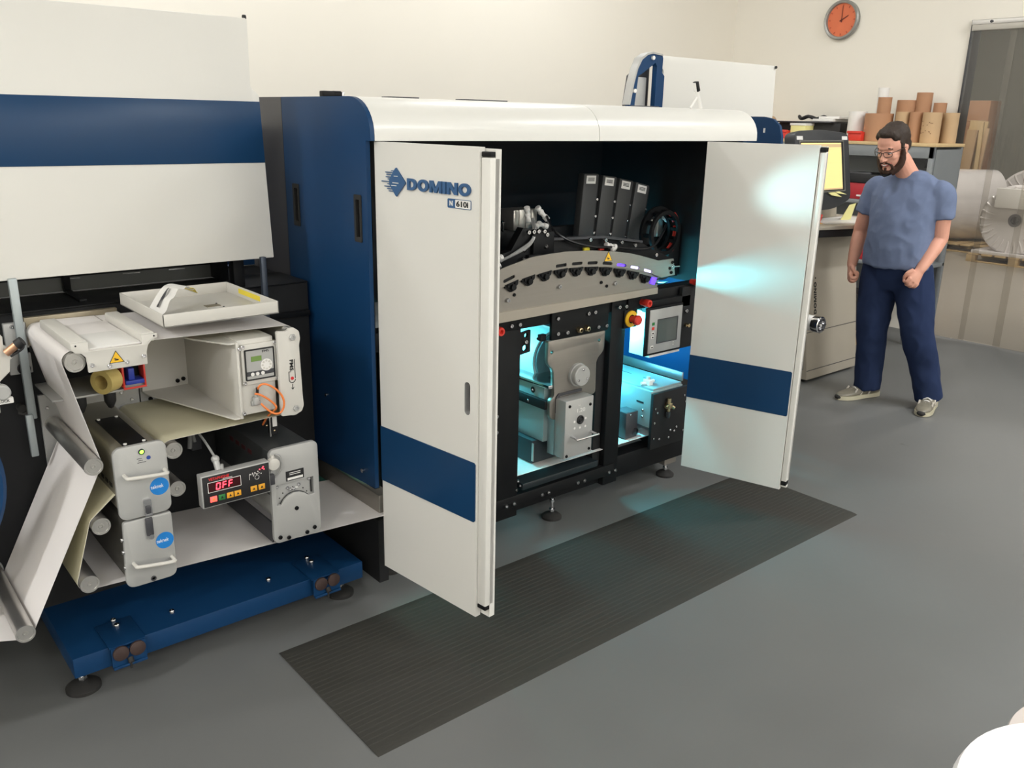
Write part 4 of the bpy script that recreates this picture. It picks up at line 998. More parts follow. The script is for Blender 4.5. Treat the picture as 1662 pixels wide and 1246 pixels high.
build('body', MB().prism(rpoly([(.612, .64), (.744, .64), (.744, .836), (.612, .836)], [.004, .004, .03, .03], 6), 'y', 2.464, 2.93), mat('bead_blast_steel', (158, 154, 142), .4, .7, var=.05), t1)
tp = build('top_cover', MB().box(.640, .708, 2.452+.014, 2.745, .835, .839, .001), black_m, t1, label='black screwed top cover')
for x, y in ((.648, 2.475), (.700, 2.475), (.648, 2.735), (.700, 2.735)): build('screw', MB().cyl((x, y, .8385), (x, y, .842), .005, seg=12), label_m, tp)
b = MB(); b.lathe((.682, 2.448, .818), (0, -1, 0), [(0, .0085), (.004, .0085), (.005, .006), (.003, .006)], 20); lp = build('lamp_ring', b, ink_m, t1)
build('lamp_lens', MB().ell((.682, 2.446, .818), (.006, .005, .006), seg=14), led_green, lp, label='lit green lamp')
build('small_decal', MB().cyl((.700, 2.448, .796), (.700, 2.4472, .796), .006, seg=20), mat('navy_decal', (40, 70, 150), .4), t1)
for i, (a, c) in enumerate(((.668, .682), (.671, .684), (.668, .692))): build('print_line', MB().box(a, c, 2.4474, 2.448, .797-.006*i, .7985-.006*i), dgrey_m, t1)
handle(t1, .628, .740, .757, .749, 2.448); decal(t1, .7215, .7005, .027, 2.448, 'teknek')
lt_ = build('latch', MB().prism(rrect(.6705, .6925, .619, .672, .006), 'y', 2.440, 2.449), steel_m, t1, label='steel toggle latch')
build('latch_lever', MB().box(.674, .689, 2.434, 2.441, .628, .652, .003), dgrey_m, lt_)
for y in (2.52, 2.56, 2.60): build('side_vent', MB().box(.6105, .6125, y, y+.025, .70, .712), ink_m, t1)
t2 = thing('web_cleaner', (.675, 2.69, .42), 'lower grey web cleaner unit, no lamp, blue decal above its handle', 'cleaner', 'grey web cleaner units')
build('front_plate', MB().prism(rpoly([(.610, .613), (.748, .613), (.748, .402), (.600, .402)], [.01, .01, .026, .03], 6), 'y', 2.448, 2.464, bev=.003), silver_m, t2)
build('body', MB().box(.615, .740, 2.464, 2.93, .41, .612, .004), mat('dark_steel_body', (96, 94, 88), .45, .6), t2)
handle(t2, .626, .736, .480, .467, 2.448); decal(t2, .7205, .5265, .026, 2.448, 'teknek')
lt_ = build('latch', MB().box(.670, .691, 2.440, 2.449, .556, .612, .003), dgrey_m, t2, label='dark latch keeper')
build('latch_hook', MB().cyl((.681, 2.444, .553), (.681, 2.436, .553), .008, seg=14), steel_m, lt_)
b = MB(); b.lathe((.677, 2.449, .414), (0, -1, 0), [(0, .008), (.004, .008), (.004, .005), (.001, .004), (.001, 0)], 16); build('drain_plug', b, dgrey_m, t2)
for z in (.47, .52, .56): shared('side_bolt', BOLT_S, t2, (.606, 2.455, z), (0, 0, R(-90)))

# ================================================================== SPLICE TABLE
s1 = thing('splice_table', (.65, 2.66, 1.07), 'white splice table with raised side bars and a yellow warning triangle', 'table')
fp = [(.573, 1.090), (.571, 1.112), (.560, 1.124), (.545, 1.127), (.536, 1.138), (.536, 1.154), (.580, 1.154), (.580, 1.129), (.718, 1.128), (.718, 1.153), (.762, 1.153), (.762, 1.142), (.745, 1.135), (.734, 1.123), (.729, 1.105), (.728, 1.069), (.573, 1.069)]
build('front_plate', MB().prism(fp, 'y', 2.456, 2.466, bev=.0015), grey_m, s1)
build('side_bar', MB().box(.5365, .580, 2.466, 2.80, 1.130, 1.156, .004), grey_m, s1)
build('side_bar', MB().box(.718, .757, 2.466, 2.80, 1.130, 1.156, .004), grey_m, s1)
build('table_plate', MB().box(.580, .718, 2.462, 2.80, 1.1285, 1.131, .001), paper_m, s1)
build('splice_board', MB().box(.581, .717, 2.459, 2.64, 1.1315, 1.134, .0008), label_m, s1)
build('back_plate', MB().box(.519, .79, 2.925, 2.945, 1.052, 1.140, .002), beige_m, s1)
build('support_bar', MB().box(.59, .72, 2.80, 2.93, 1.09, 1.125, .002), beige_m, s1)
warn(s1, (.6465, 2.456, 1.086), (1, 0, 0), (0, 0, 1), .040, .0005)
for x, z in ((.583, 1.089), (.719, 1.094), (.627, 1.080), (.674, 1.084)): shared('countersunk_screw', BOLT_S, s1, (x, 2.457, z))
for x in (.548, .752): build('bar_hole', MB().cyl((x, 2.4562, 1.147), (x, 2.4552, 1.147), .0025, seg=10), ink_m, s1)

t = thing('tape_roll', (.676, 2.72, .965), 'roll of amber packing tape on the shelf under the splice table', 'tape')
b = MB(); b.lathe((.660, 2.70, .966), (.8, .6, 0), [(0, .022), (0, .0375), (.05, .0375), (.05, .022), (0, .022)], 36); build('tape', b, tape_m, t)
t = thing('tape_dispenser', (.755, 2.72, .93), 'small red and blue hand tape dispenser beside the amber tape', 'dispenser')
b = MB(); b.box(.722, .728, 2.70, 2.75, .935, 1.005, .002); b.box(.785, .791, 2.70, 2.75, .935, 1.005, .002); b.box(.722, .791, 2.70, 2.704, .93, .936, .001); build('red_frame', b, red_m, t, label='red side frame')
b = MB(); b.box(.729, .784, 2.695, 2.745, .945, .958, .002); b.box(.74, .758, 2.70, 2.745, .958, .995, .002); build('blue_body', b, bluep_m, t, label='blue body')
build('support', MB().box(.73, .785, 2.715, 2.93, .928, .944, .001), silver_m, t)

# shallow tray over the web
t = thing('shallow_tray', (.96, 2.67, 1.16), 'shallow square light grey metal tray above the paper web', 'tray')
b = MB(); x0, x1, y0_, y1_ = .787, 1.138, 2.475, 2.872
b.box(x0, x1, y0_, y1_, 1.160, 1.164, .001)
for q in ((x0, x1, y0_, y0_+.004), (x0, x1, y1_-.004, y1_), (x0, x0+.004, y0_, y1_), (x1-.004, x1, y0_, y1_)): b.box(q[0], q[1], q[2], q[3], 1.160, 1.198, .0012)
build('pan', b, grey_m, t)
build('support_arm', MB().box(.93, 1.0, 2.60, 2.95, 1.151, 1.1605, .001), grey_m, t)
build('yellow_strip', MB().box(1.1325, 1.1345, 2.60, 2.765, 1.176, 1.192), yellowl_m, t, label='printed yellow strip')
build('recess_notch', MB().box(.985, 1.03, 2.66, 2.69, 1.164, 1.1655), beige_m, t)
for x, y in ((.98, 2.62), (1.03, 2.64), (1.03, 2.70)): build('rivet', MB().cyl((x, y, 1.164), (x, y, 1.166), .003, seg=8), dgrey_m, t)
pts = [(.800, 2.60, 1.168), (.822, 2.61, 1.195), (.850, 2.63, 1.222), (.882, 2.66, 1.238), (.915, 2.69, 1.236), (.945, 2.72, 1.222), (.968, 2.75, 1.205)]
t = thing('printed_strip', (.88, 2.67, 1.17), 'curled white printed paper strip arched across the grey tray', 'paper strip')
def rib2(name, P, wv, m, up=.0, lab=None):
    rows = []
    for i, p in enumerate(P): rows.append([(p[0]-wv[0]/2, p[1]-wv[1]/2, p[2]+up), (p[0]+wv[0]/2, p[1]+wv[1]/2, p[2]+up+.004*math.sin(i))])
    mb = MB().grid(rows); r = bmesh.ops.extrude_face_region(mb.bm, geom=mb.bm.faces[:])
    for g in r['geom']:
        if isinstance(g, bmesh.types.BMVert): g.co.z -= .0006
    bmesh.ops.recalc_face_normals(mb.bm, faces=mb.bm.faces)
    return build(name, mb, m, t, lab, ang=60)
def dense(P, n=5):
    out = []
    for i in range(len(P)-1):
        a, b_, c, d = [Vector(P[max(0, min(len(P)-1, i+k))]) for k in (-1, 0, 1, 2)]
        for k in range(n):
            s = k/n; out.append(.5*((2*b_)+(c-a)*s+(2*a-5*b_+4*c-d)*s*s+(3*b_-a-3*c+d)*s**3))
    out.append(Vector(P[-1])); return out
Pd = dense(pts); rib2('strip', Pd, (.016, -.085), label_m)
rib2('yellow_end', [p for p in Pd if p.x > .935], (.0165, -.086), yellowl_m, .001, 'yellow end')
rib2('print_line', [p for p in Pd if .815 < p.x < .87], (.002, -.010), dgrey_m, .0065)

# ================================================================== WEB GUIDE (right of splice table)
wg = thing('web_guide', (1.0, 2.7, .83), 'light grey web guide with folded bracket, controller and roller side plate', 'guide')
build('back_wall', MB().box(.838, .995, 2.915, 2.93, .845, 1.085, .002), grey_m, wg)
build('side_plate', MB().box(.991, .999, 2.47, 2.93, .845, 1.088, .001), grey_m, wg)
tri = rpoly([(.838, 2.93), (.991, 2.93), (.991, 2.472), (.972, 2.472), (.84, 2.88)], [0, 0, .004, .03, .01])
build('gusset', MB().prism(tri, 'z', .845, .850), grey_m, wg); build('gusset', MB().prism(rpoly([(.85, 2.93), (.991, 2.93), (.991, 2.472), (.972, 2.472), (.90, 2.60)], [0, 0, .004, .03, .02]), 'z', 1.083, 1.088), grey_m, wg)
for z in (1.068, .862): shared('bracket_screw', BOLT_S, wg, (1.000, 2.468, z))
for x, z in ((.975, .862), (.955, .858)): shared('bracket_screw', BOLT_D, wg, (x, 2.914, z+.01))
build('frame_box', MB().box(.999, 1.116, 2.484, 2.93, .850, 1.090, .003), grey_m, wg)
ct = build('controller', MB().box(1.008, 1.122, 2.474, 2.486, .948, 1.076, .002), grey_m, wg)
build('bezel', MB().prism(rrect(1.016, 1.112, .962, 1.060, .003), 'y', 2.470, 2.475, holes=[rrect(1.020, 1.108, .966, 1.056, .002)]), ink_m, ct)
build('face', MB().box(1.019, 1.109, 2.4715, 2.4745, .965, 1.057), silver_m, ct)
build('dark_band', MB().box(1.020, 1.108, 2.4708, 2.4717, .976, .990), dgrey_m, ct)
build('lcd', MB().box(1.036, 1.070, 2.4705, 2.4717, 1.021, 1.037), lcd_m, ct, label='green display')
build('key_ring', MB().cyl((1.085, 2.4717, 1.005), (1.085, 2.4707, 1.005), .019, seg=28), label_m, ct)
KD = mesh_of(MB().cyl((0, 0, 0), (0, -.001, 0), .0035, seg=10), grey_m)
for k in range(8): shared('pad_key', KD, ct, (1.085+.013*math.cos(R(45*k)), 2.4708, 1.005+.013*math.sin(R(45*k))))
KB = mesh_of(MB().cyl((0, 0, 0), (0, -.0015, 0), .0058, seg=14), label_m)
for x in (1.038, 1.054, 1.071): shared('round_key', KB, ct, (x, 2.4708, .981))
txt('controller_lettering', 'FMS', (1.073, 2.4716, 1.046), (1, 0, 0), (0, 0, 1), .007, ink_m, ct, width=.022)
for x, z in ((1.013, 1.07), (1.117, 1.07), (1.117, .955), (1.013, .955)): shared('cover_screw', BOLT_S, ct, (x, 2.476, z))
pp = [(1.118, .832), (1.165, .828), (1.188, .836), (1.196, .855), (1.194, .885), (1.190, 1.055), (1.195, 1.075), (1.192, 1.100), (1.175, 1.113), (1.160, 1.112), (1.150, 1.103), (1.118, 1.108)]
ep = build('end_plate', MB().prism(rpoly(pp, .006), 'y', 2.456, 2.470, bev=.0015), grey_m, wg)
for z in (1.083, .850): build('axle_bolt', MB().lathe((1.168, 2.457, z), (0, -1, 0), [(0, .011), (.006, .011), (.008, .009), (.008, .005), (.005, .004), (.005, 0)], 6), silver_m, ep)
txt('brand_lettering', 'FMS', (1.1545, 2.4559, 1.012), (0, 0, -1), (1, 0, 0), .0115, ink_m, ep, width=.036, bold=.03)
b = MB(); b.box(1.170, 1.172, 2.4552, 2.456, .95, 1.012); b.prism([(1.1605+.0115*math.cos(R(a)), .947+.0115*math.sin(R(a))) for a in range(0, -181, -20)]+[(1.1605+.0092*math.cos(R(a)), .947+.0092*math.sin(R(a))) for a in range(-180, 1, 20)], 'y', 2.4552, 2.456)
b.box(1.149, 1.151, 2.4552, 2.456, .947, .974); b.box(1.149, 1.158, 2.4552, 2.456, .972, .974); build('brand_line', b, ink_m, ep)
build('red_dot', MB().cyl((1.1605, 2.456, .951), (1.1605, 2.4551, .951), .0055, seg=20), red_ink_m, ep, label='red dot')
b = MB(); b.box(1.1595, 1.1615, 2.4552, 2.456, .917, .932); b.prism([(1.1545, .922), (1.1605, .913), (1.1665, .922), (1.1605, .918)], 'y', 2.4552, 2.456); build('arrow_mark', b, ink_m, ep)
for z in (1.083, .850): build('guide_roller', MB().cyl((1.168, 2.472, z), (1.168, 2.93, z), .0283, seg=32), alu_m, wg)
build('rear_end_plate', MB().box(1.12, 1.19, 2.925, 2.94, .83, 1.11, .002), grey_m, wg)
b = MB(); b.box(1.035, 1.052, 2.466, 2.484, .882, .906, .002); b.cyl((1.046, 2.474, .906), (1.048, 2.474, .93), .006, seg=10); b.box(1.03, 1.06, 2.474, 2.485, .877, .893, .003); build('connector', b, silver_m, wg, label='grey plug connector')
b = MB(); b.cyl((1.0475, 2.470, .915), (1.048, 2.466, .937), .0048, seg=10); build('plug_boot', b, ink_m, wg)
b = MB(); b.tube([(1.048, 2.462, .935), (1.049, 2.455, .944), (1.058, 2.45, .951), (1.075, 2.445, .947), (1.097, 2.44, .930), (1.113, 2.438, .908), (1.120, 2.438, .885), (1.117, 2.44, .863), (1.105, 2.442, .850), (1.085, 2.444, .853), (1.064, 2.448, .872), (1.052, 2.456, .888)], .0033, 8, 6)
b.tube([(1.036, 2.462, .921), (1.05, 2.458, .917), (1.07, 2.455, .903), (1.095, 2.455, .878), (1.100, 2.458, .86), (1.100, 2.52, .82), (1.102, 2.57, .775)], .0033, 8, 6); build('cable', b, orange_m, wg, label='looped orange cable')
b = MB(); b.box(1.135, 1.158, 2.58, 2.61, .728, .825, .002); b.box(1.115, 1.135, 2.59, 2.61, .775, .815, .002); b.box(1.09, 1.165, 2.585, 2.63, .826, .852, .002); build('edge_sensor', b, ink_m, wg, label='black edge sensor')
build('sensor_rod', MB().box(1.128, 1.132, 2.576, 2.582, .725, .84), alu_m, wg); build('sensor_label', MB().box(1.140, 1.155, 2.5785, 2.5805, .757, .790), label_m, wg)
for x, z in ((1.146, .742), (1.12, .765)): build('sensor_lamp', MB().ell((x, 2.58, z), (.004, .003, .004), seg=10), brass, wg)

# ================================================================== CORONA TREATER AND ITS CONTROL DISPLAY
ctm = thing('corona_treater', (1.15, 2.7, .4), 'grey web treater with a rounded front plate and long dark housing', 'treater')
fr_ = MB().prism(rrect(1.067, 1.236, .398, .726, .020, 6), 'y', 2.456, 2.472, holes=[[(1.084, .531), (1.098, .531), (1.108, .546), (1.124, .558), (1.145, .563), (1.166, .560), (1.184, .551), (1.195, .541), (1.216, .541), (1.216, .602), (1.084, .602)]], bev=.002)
build('front_plate', fr_, silver_m, ctm)
build('recess_plate', MB().box(1.082, 1.218, 2.470, 2.476, .525, .606), silver_m, ctm)
build('recess_edge', MB().box(1.209, 1.2125, 2.4655, 2.4705, .545, .60), ink_m, ctm)
b = MB(); b.tube([(1.098, 2.464, .531), (1.108, 2.464, .546), (1.124, 2.464, .558), (1.145, 2.464, .563), (1.166, 2.464, .560), (1.184, 2.464, .551), (1.195, 2.464, .541)], .0018, 6, 3); build('arch_edge', b, ink_m, ctm)
for x, z in ((1.092, .592), (1.205, .593), (1.128, .580), (1.168, .582), (1.15, .572), (1.137, .572)): shared('recess_screw', BOLT_S, ctm, (x, 2.4715, z))
build('link_bar', MB().box(1.135, 1.166, 2.466, 2.472, .572, .576, .001), label_m, ctm)
for k in range(7):
    a = R(150-20*k); build('index_pin', MB().cyl((1.147+.056*math.cos(a), 2.4715, .522+.056*math.sin(a)), (1.147+.056*math.cos(a), 2.468, .522+.056*math.sin(a)), .002, seg=8), ink_m, ctm)
for x, z in ((1.087, .418), (1.211, .419), (1.117, .409), (1.183, .409), (1.150, .506)): shared('plate_screw', BOLT_D, ctm, (x, 2.457, z))
b = MB().box(1.119, 1.182, 2.4548, 2.456, .608, .642); build('label', b, ink_m, ctm, label='black and white rating label')
b = MB(); b.box(1.124, 1.178, 2.4543, 2.4549, .611, .619)
for z in (.628, .634): b.box(1.131, 1.17, 2.4543, 2.4549, z, z+.002)
build('label_field', b, label_m, ctm)
build('housing', MB().box(1.078, 1.226, 2.472, 2.94, .555, .712, .003), mat('dark_housing', (58, 60, 60), .4, var=.12), ctm)
build('electrode_drum', MB().cyl((1.15, 2.475, .505), (1.15, 2.94, .505), .066, seg=36), mat('ceramic_roll', (150, 150, 146), .4), ctm)
build('trough', MB().prism([(1.068, .398), (1.074, .398), (1.086, .455), (1.08, .455)], 'y', 2.475, 2.94), dgrey_m, ctm)
rp_ = MB()
for k in range(4): rp_.box(1.0768, 1.078, 2.62+.05*k, 2.65+.05*k, .66, .675)
build('faded_lettering', rp_, mat('faded_red_print', (84, 36, 36), .6), ctm)
b = MB(); b.prism(circ(1.074, .684, .020, 24), 'y', 2.438, 2.456, bev=.002); b.cyl((1.075, 2.45, .70), (1.075, 2.45, .712), .006, seg=10); build('knob', b, grey_m, ctm)
b = MB(); b.tube([(1.085, 2.45, .712), (1.10, 2.446, .70), (1.098, 2.444, .66), (1.075, 2.446, .635)], .003, 8, 6); build('clear_lead', b, clearcable_m, ctm)
vd = thing('treater_display', (.94, 2.44, .6), 'dark control display with red OFF digits and amber keys', 'display')
build('case', MB().box(.834, 1.052, 2.424, 2.458, .602, .707, .003), silver_m, vd)
build('face', MB().box(.838, 1.049, 2.4215, 2.425, .606, .703, .001), ink_m, vd)
build('digit_window', MB().box(.853, .955, 2.4206, 2.422, .652, .683), dkred_m, vd)
b = MB().prism(rrect(.852, .956, .651, .684, .001), 'y', 2.4204, 2.4212, holes=[rrect(.8535, .9545, .6525, .6825, .0005)]); build('window_border', b, label_m, vd)
def seg7(x, segs, wd=.014, ht=.022, z0=.6565):
    tk = .0032; sk = .12; b = MB()
    M = Matrix.Identity(4); M[0][2] = sk; M[0][3] = -sk*z0
    S = {'a': (x+tk*.7, x+wd-tk*.7, z0+ht-tk, z0+ht), 'g': (x+tk*.7, x+wd-tk*.7, z0+ht/2-tk/2, z0+ht/2+tk/2), 'd': (x+tk*.7, x+wd-tk*.7, z0, z0+tk), 'f': (x, x+tk, z0+ht/2+tk*.3, z0+ht-tk*.5), 'b': (x+wd-tk, x+wd, z0+ht/2+tk*.3, z0+ht-tk*.5), 'e': (x, x+tk, z0+tk*.5, z0+ht/2-tk*.3), 'c': (x+wd-tk, x+wd, z0+tk*.5, z0+ht/2-tk*.3)}
    for k in segs: q = S[k]; b.box(q[0], q[1], 2.4198, 2.4206, q[2], q[3], m=M)
    build('digit', b, led_red, vd, label='glowing red digit')
seg7(.876, 'abcdef'); seg7(.896, 'aefg'); seg7(.915, 'aefg')
txt('display_lettering', 'VETAPHONE', (.856, 2.4214, .690), (1, 0, 0), (0, 0, 1), .008, red_ink_m, vd, width=.064, bold=.03)
build('print_line', MB().box(.90, .93, 2.421, 2.4216, .6865, .688), label_m, vd)
for x, z, m_, lb in ((.867, .628, btn_red, 'lit red key'), (.893, .628, green_m, 'green key'), (.919, .628, amber_m, 'amber key'), (.943, .628, amber_m, 'amber key'), (.995, .629, amber_m, 'amber key'), (1.021, .629, amber_m, 'amber key')):
    k_ = build('key', MB().box(x-.0105, x+.0105, 2.4195, 2.422, z-.0085, z+.0095, .001), m_, vd, label=lb)
    build('key_symbol', MB().prism([(x-.004, z-.003), (x+.004, z-.003), (x, z+.005)], 'y', 2.4188, 2.4196), ink_m if m_ is not btn_red else amber_m, k_)
b = MB()
for x, z in ((.986, .679), (.994, .681), (1.002, .681), (1.012, .683), (.997, .672), (1.008, .674), (1.022, .674)): b.cyl((x, 2.4215, z), (x, 2.4206, z), .0018, seg=8)
b.box(.983, 1.018, 2.421, 2.4216, .6765, .6775); b.box(.983, .984, 2.421, 2.4216, .661, .678); b.tube([(1.008+.007*math.cos(R(40*k)), 2.4213, .664+.007*math.sin(R(40*k))) for k in range(9)], .0006, 4, 1, closed=True)
build('circuit_diagram', b, label_m, vd)
b = MB()
for x, z in ((1.018, .688), (1.027, .690), (1.032, .686), (1.030, .694)): b.cyl((x, 2.4215, z), (x, 2.4204, z), .002, seg=8)
build('indicator_dots', b, led_red, vd)
build('mount_arm', MB().box(1.045, 1.075, 2.44, 2.455, .615, .65, .002), dgrey_m, vd)
b = MB(); b.cyl((.90, 2.45, .705), (.90, 2.47, .735), .010, seg=12); b.cyl((.91, 2.45, .705), (.91, 2.45, .722), .006, seg=10); b.ell((.90, 2.47, .735), (.013, .013, .013), seg=12); build('cable_gland', b, silver_m, vd)
b = MB(); b.tube([(.90, 2.47, .74), (.895, 2.55, .78), (.90, 2.70, .80), (.95, 2.92, .76)], .004, 8, 6); build('lead', b, clearcable_m, vd)

# ================================================================== FAR REWIND UNIT
ru = thing('rewind_cabinet', (4.1, 3.3, 0), 'far white rewind cabinet cover with a blue rounded end frame', 'cabinet')
fo = [(3.409, 1.75), (3.409, 1.827), (3.430, 1.93), (3.452, 2.00), (3.480, 2.045), (3.520, 2.070), (3.560, 2.078), (3.636, 2.072), (3.642, 2.06), (3.640, 1.99), (3.660, 1.975), (3.660, 1.75)]
fi = [(3.446, 1.77), (3.446, 1.833), (3.463, 1.968), (3.5, 1.985), (3.585, 2.036), (3.598, 2.02), (3.598, 1.77)]
build('end_frame', MB().prism(fo, 'y', 3.17, 3.20, holes=[fi]), blue_m, ru, label='blue rounded end frame')
edge = fo[1:8]
b = MB(); b.prism([(p[0]-.012 if i < 4 else p[0]-.004, p[1]+(.0 if i < 3 else .008)) for i, p in enumerate(edge)]+edge[::-1], 'y', 3.165, 3.21); build('frame_edge', b, silver_m, ru)
build('inner_box', MB().box(3.475, 3.575, 3.215, 3.235, 1.75, 1.965, .004), silver_m, ru)
build('inner_back', MB().prism([(3.44, 1.75), (3.44, 1.84), (3.46, 1.97), (3.50, 2.0), (3.585, 2.045), (3.62, 2.045), (3.62, 1.75)], 'y', 3.24, 3.25), dgrey_m, ru)
for x, z in ((3.560, 2.058), (3.436, 1.895)): build('round_cap', MB().cyl((x, 3.171, z), (x, 3.160, z), .010, seg=16), label_m, ru)
cv2 = [(3.663, 1.20), (4.70, 1.20), (4.655, 2.066), (4.648, 2.074), (3.64, 2.074), (3.645, 2.030), (3.652, 2.012), (3.663, 2.0)]
c_ = build('cover', MB().prism(cv2, 'y', 3.18, 3.205, bev=.002), white_m, ru, label='white cover sheet')
build('latch_pin', MB().cyl((4.645, 3.178, 2.066), (4.645, 3.170, 2.066), .008, seg=10), ink_m, c_)
build('body', MB().box(3.60, 4.62, 3.24, 3.9, .1, 1.75), matte_m, ru)
sd = [(3.9, .30), (3.9, 1.785), (3.123, 1.787), (3.05, 1.787), (2.99, 1.775), (2.945, 1.74), (2.925, 1.68), (2.925, .30)]
build('side_panel', MB().prism([(p[0], p[1]) for p in sd], 'x', 4.40, 4.42), blue_m, ru, label='navy rounded side panel')
build('grip_slot', MB().box(4.395, 4.401, 3.035, 3.045, 1.70, 1.725), label_m, ru)
for y in (3.05, 3.8): foot(ru, 4.0, y, .12)
build('lower_body', MB().box(3.62, 4.40, 2.96, 3.24, .1, .9), matte_m, ru)

# shaft sticking out beside the right door
t = thing('air_shaft', (4.3, 2.7, .62), 'white ended steel air shaft sticking out beside the right door', 'shaft')
# ================================================================== OPERATOR CONSOLE
cn = thing('operator_console', (5.7, 3.4, 0), 'greige standing operator console with a tall touch monitor', 'console')
fcn = [(3.165, .0), (3.318, 1.01), (3.75, 1.01), (3.75, .0)]
fr0 = [(3.165, .02), (3.30, 1.0), (3.75, 1.0), (3.75, .02)]
build('body', MB().prism(fr0, 'x', 5.385, 6.05, bev=.006), console_m, cn)
build('side_recess', MB().prism([(3.20, .09), (3.32, .98), (3.74, .98), (3.74, .09)], 'x', 5.372, 5.386), mat('dark_console_side', (92, 94, 92), .5), cn)
def cz(z): return 3.165+.1356*(z-.02)/.98*.0+ (3.30-3.165)*(z-.02)/.98
for z in (.355, .085): build('panel_gap', MB().box(5.388, 6.048, cz(z)-.0015, cz(z)+.01, z-.0022, z+.0022), dgrey_m, cn)
build('plinth', MB().box(5.40, 6.03, 3.20, 3.73, 0, .022), ink_m, cn)
build('side_foot', MB().box(5.30, 5.386, 3.22, 3.30, .06, .075, .003), label_m, cn)
wordmark(cn, 'DOMINO', (5.512, cz(.48)-.0005, .475), (0, .137, .99), (-1, 0, 0), .032, .225, ink_m, .002)
build('print_dot', MB().cyl((5.50, cz(.725)+.003, .725), (5.50, cz(.725)-.002, .725), .006, seg=12), ink_m, cn)
top_ = rpoly([(5.12, 3.60), (5.12, 3.16), (5.34, 3.10), (5.55, 3.04), (5.95, 3.03), (6.12, 3.16), (6.12, 3.60)], .06)
build('shelf_top', MB().prism(top_, 'z', 1.085, 1.112, bev=.006), console_m, cn, label='pale rounded shelf top')
build('shelf_underside', MB().prism(rpoly([(5.14, 3.60), (5.14, 3.20), (5.36, 3.14), (5.56, 3.08), (5.94, 3.07), (6.08, 3.2), (6.08, 3.60)], .06), 'z', 1.03, 1.085, bev=.004), ink_m, cn)
build('shelf_pad', MB().prism(rpoly([(5.40, 3.36), (5.40, 3.18), (5.58, 3.085), (5.92, 3.08), (5.98, 3.36)], .04), 'z', 1.112, 1.120, bev=.002), label_m, cn)
build('rear_riser', MB().prism(rpoly([(5.18, 1.10), (5.95, 1.10), (5.92, 1.30), (5.22, 1.30)], .02), 'y', 3.42, 3.60, bev=.004), console_m, cn)
build('yellow_sticker', MB().box(5.37, 5.47, 3.20, 3.24, 1.1125, 1.114), yellow_m, cn)
b = MB(); b.lathe((5.39, 3.24, 1.112), (0, 0, 1), [(0, .026), (.02, .026), (.022, .030), (.055, .036), (.060, .033), (.060, 0)], 24); build('stop_button', b, red_m, cn, label='red stop button')
# tall monitor leaning back
MM = Matrix.Translation((5.545, 3.30, 1.22)) @ Matrix.Rotation(R(-10.5), 4, 'X')
mo = rpoly([(-.33, .03), (-.12, -.035), (.12, -.03), (.335, .03), (.335, .465), (.28, .485), (.0, .505), (-.28, .495), (-.335, .475)], [.05, .08, .08, .05, .03, .05, .1, .05, .03])
mn = build('monitor', MB(MM).prism(mo, 'y', -.02, .06, bev=.006), mat('graphite_monitor', (52, 54, 58), .45, var=.05), cn, label='tall graphite monitor with a rounded hood')
build('screen_frame', MB(MM).prism(rrect(-.29, .255, .085, .432, .006), 'y', -.026, -.02, holes=[rrect(-.282, .247, .093, .424, .004)]), alu_m, mn)
build('black_bezel', MB(MM).box(-.283, .248, -.0235, -.0195, .092, .425), ink_m, mn)
sc_ = build('screen', MB(MM).box(-.27, .222, -.0245, -.023, .100, .415), screen_m, mn, label='lit yellow screen')
for z, h_ in ((.385, .022), (.372, .002), (.10, .010), (.28, .001)): build('screen_bar', MB(MM).box(-.268, .220, -.0250, -.0245, z, z+h_), mat('tan_screen_bar', (196, 172, 130), .4, emit=((.50, .38, .20), .5)) if 'tan_screen_bar' not in MATS else MATS['tan_screen_bar'], mn)
for x in (-.28, .275): build('white_tag', MB(MM).box(x-.035, x+.035, -.0225, -.0195, .436, .460), label_m, mn)
build('stand_neck', MB().box(5.38, 5.60, 3.36, 3.46, 1.10, 1.30, .01), console_m, cn)
for i, q in enumerate((((.02, .08), (.10, .082), (.19, .045), (.06, .062)), ((.11, .082), (.16, .085), (.255, .06), (.14, .072)))):
    build('sticky_note', MB(MM).prism(q, 'y', -.034, -.030), note_m, mn)
b = MB(); b.grid([[(5.70+.01*i*(j == 1)-.004*i, 3.19+.012*i, 1.225-.028*i) for j in (0,)]+[(5.765-.004*i, 3.18+.004*i, 1.235-.028*i)] for i in range(5)])
r_ = bmesh.ops.extrude_face_region(b.bm, geom=b.bm.faces[:])
for g in r_['geom']:
    if isinstance(g, bmesh.types.BMVert): g.co.y += .002
build('hanging_note', b, note_m, cn)
t.location = (5.05, 2.95, .55); ORG[t.name] = Vector((5.05, 2.95, .55))
P0 = Vector((4.98, 3.0, .53))
build('shaft', MB().cyl((4.99, 3.25, .53), (4.99, 2.93, .53), .050, seg=28), label_m, t)
b = MB(); b.lathe((4.99, 2.93, .53), (0, -1, 0), [(0, .050), (.02, .054), (.05, .054), (.055, .048), (.055, .03), (.04, .028), (.04, 0)], 28); build('chuck_end', b, steel_m, t)
for a in range(0, 360, 60): build('chuck_pin', MB().cyl((4.99+.036*math.cos(R(a)), 2.88, .53+.036*math.sin(R(a))), (4.99+.036*math.cos(R(a)), 2.868, .53+.036*math.sin(R(a))), .007, seg=10), dgrey_m, t)
build('arm', MB().prism([(4.90, .40), (5.06, .40), (5.07, .62), (4.90, .62)], 'y', 3.10, 3.13, bev=.004), grey_m, t)
build('post', MB().box(4.86, 5.10, 3.13, 3.24, 0, .62), matte_m, t)

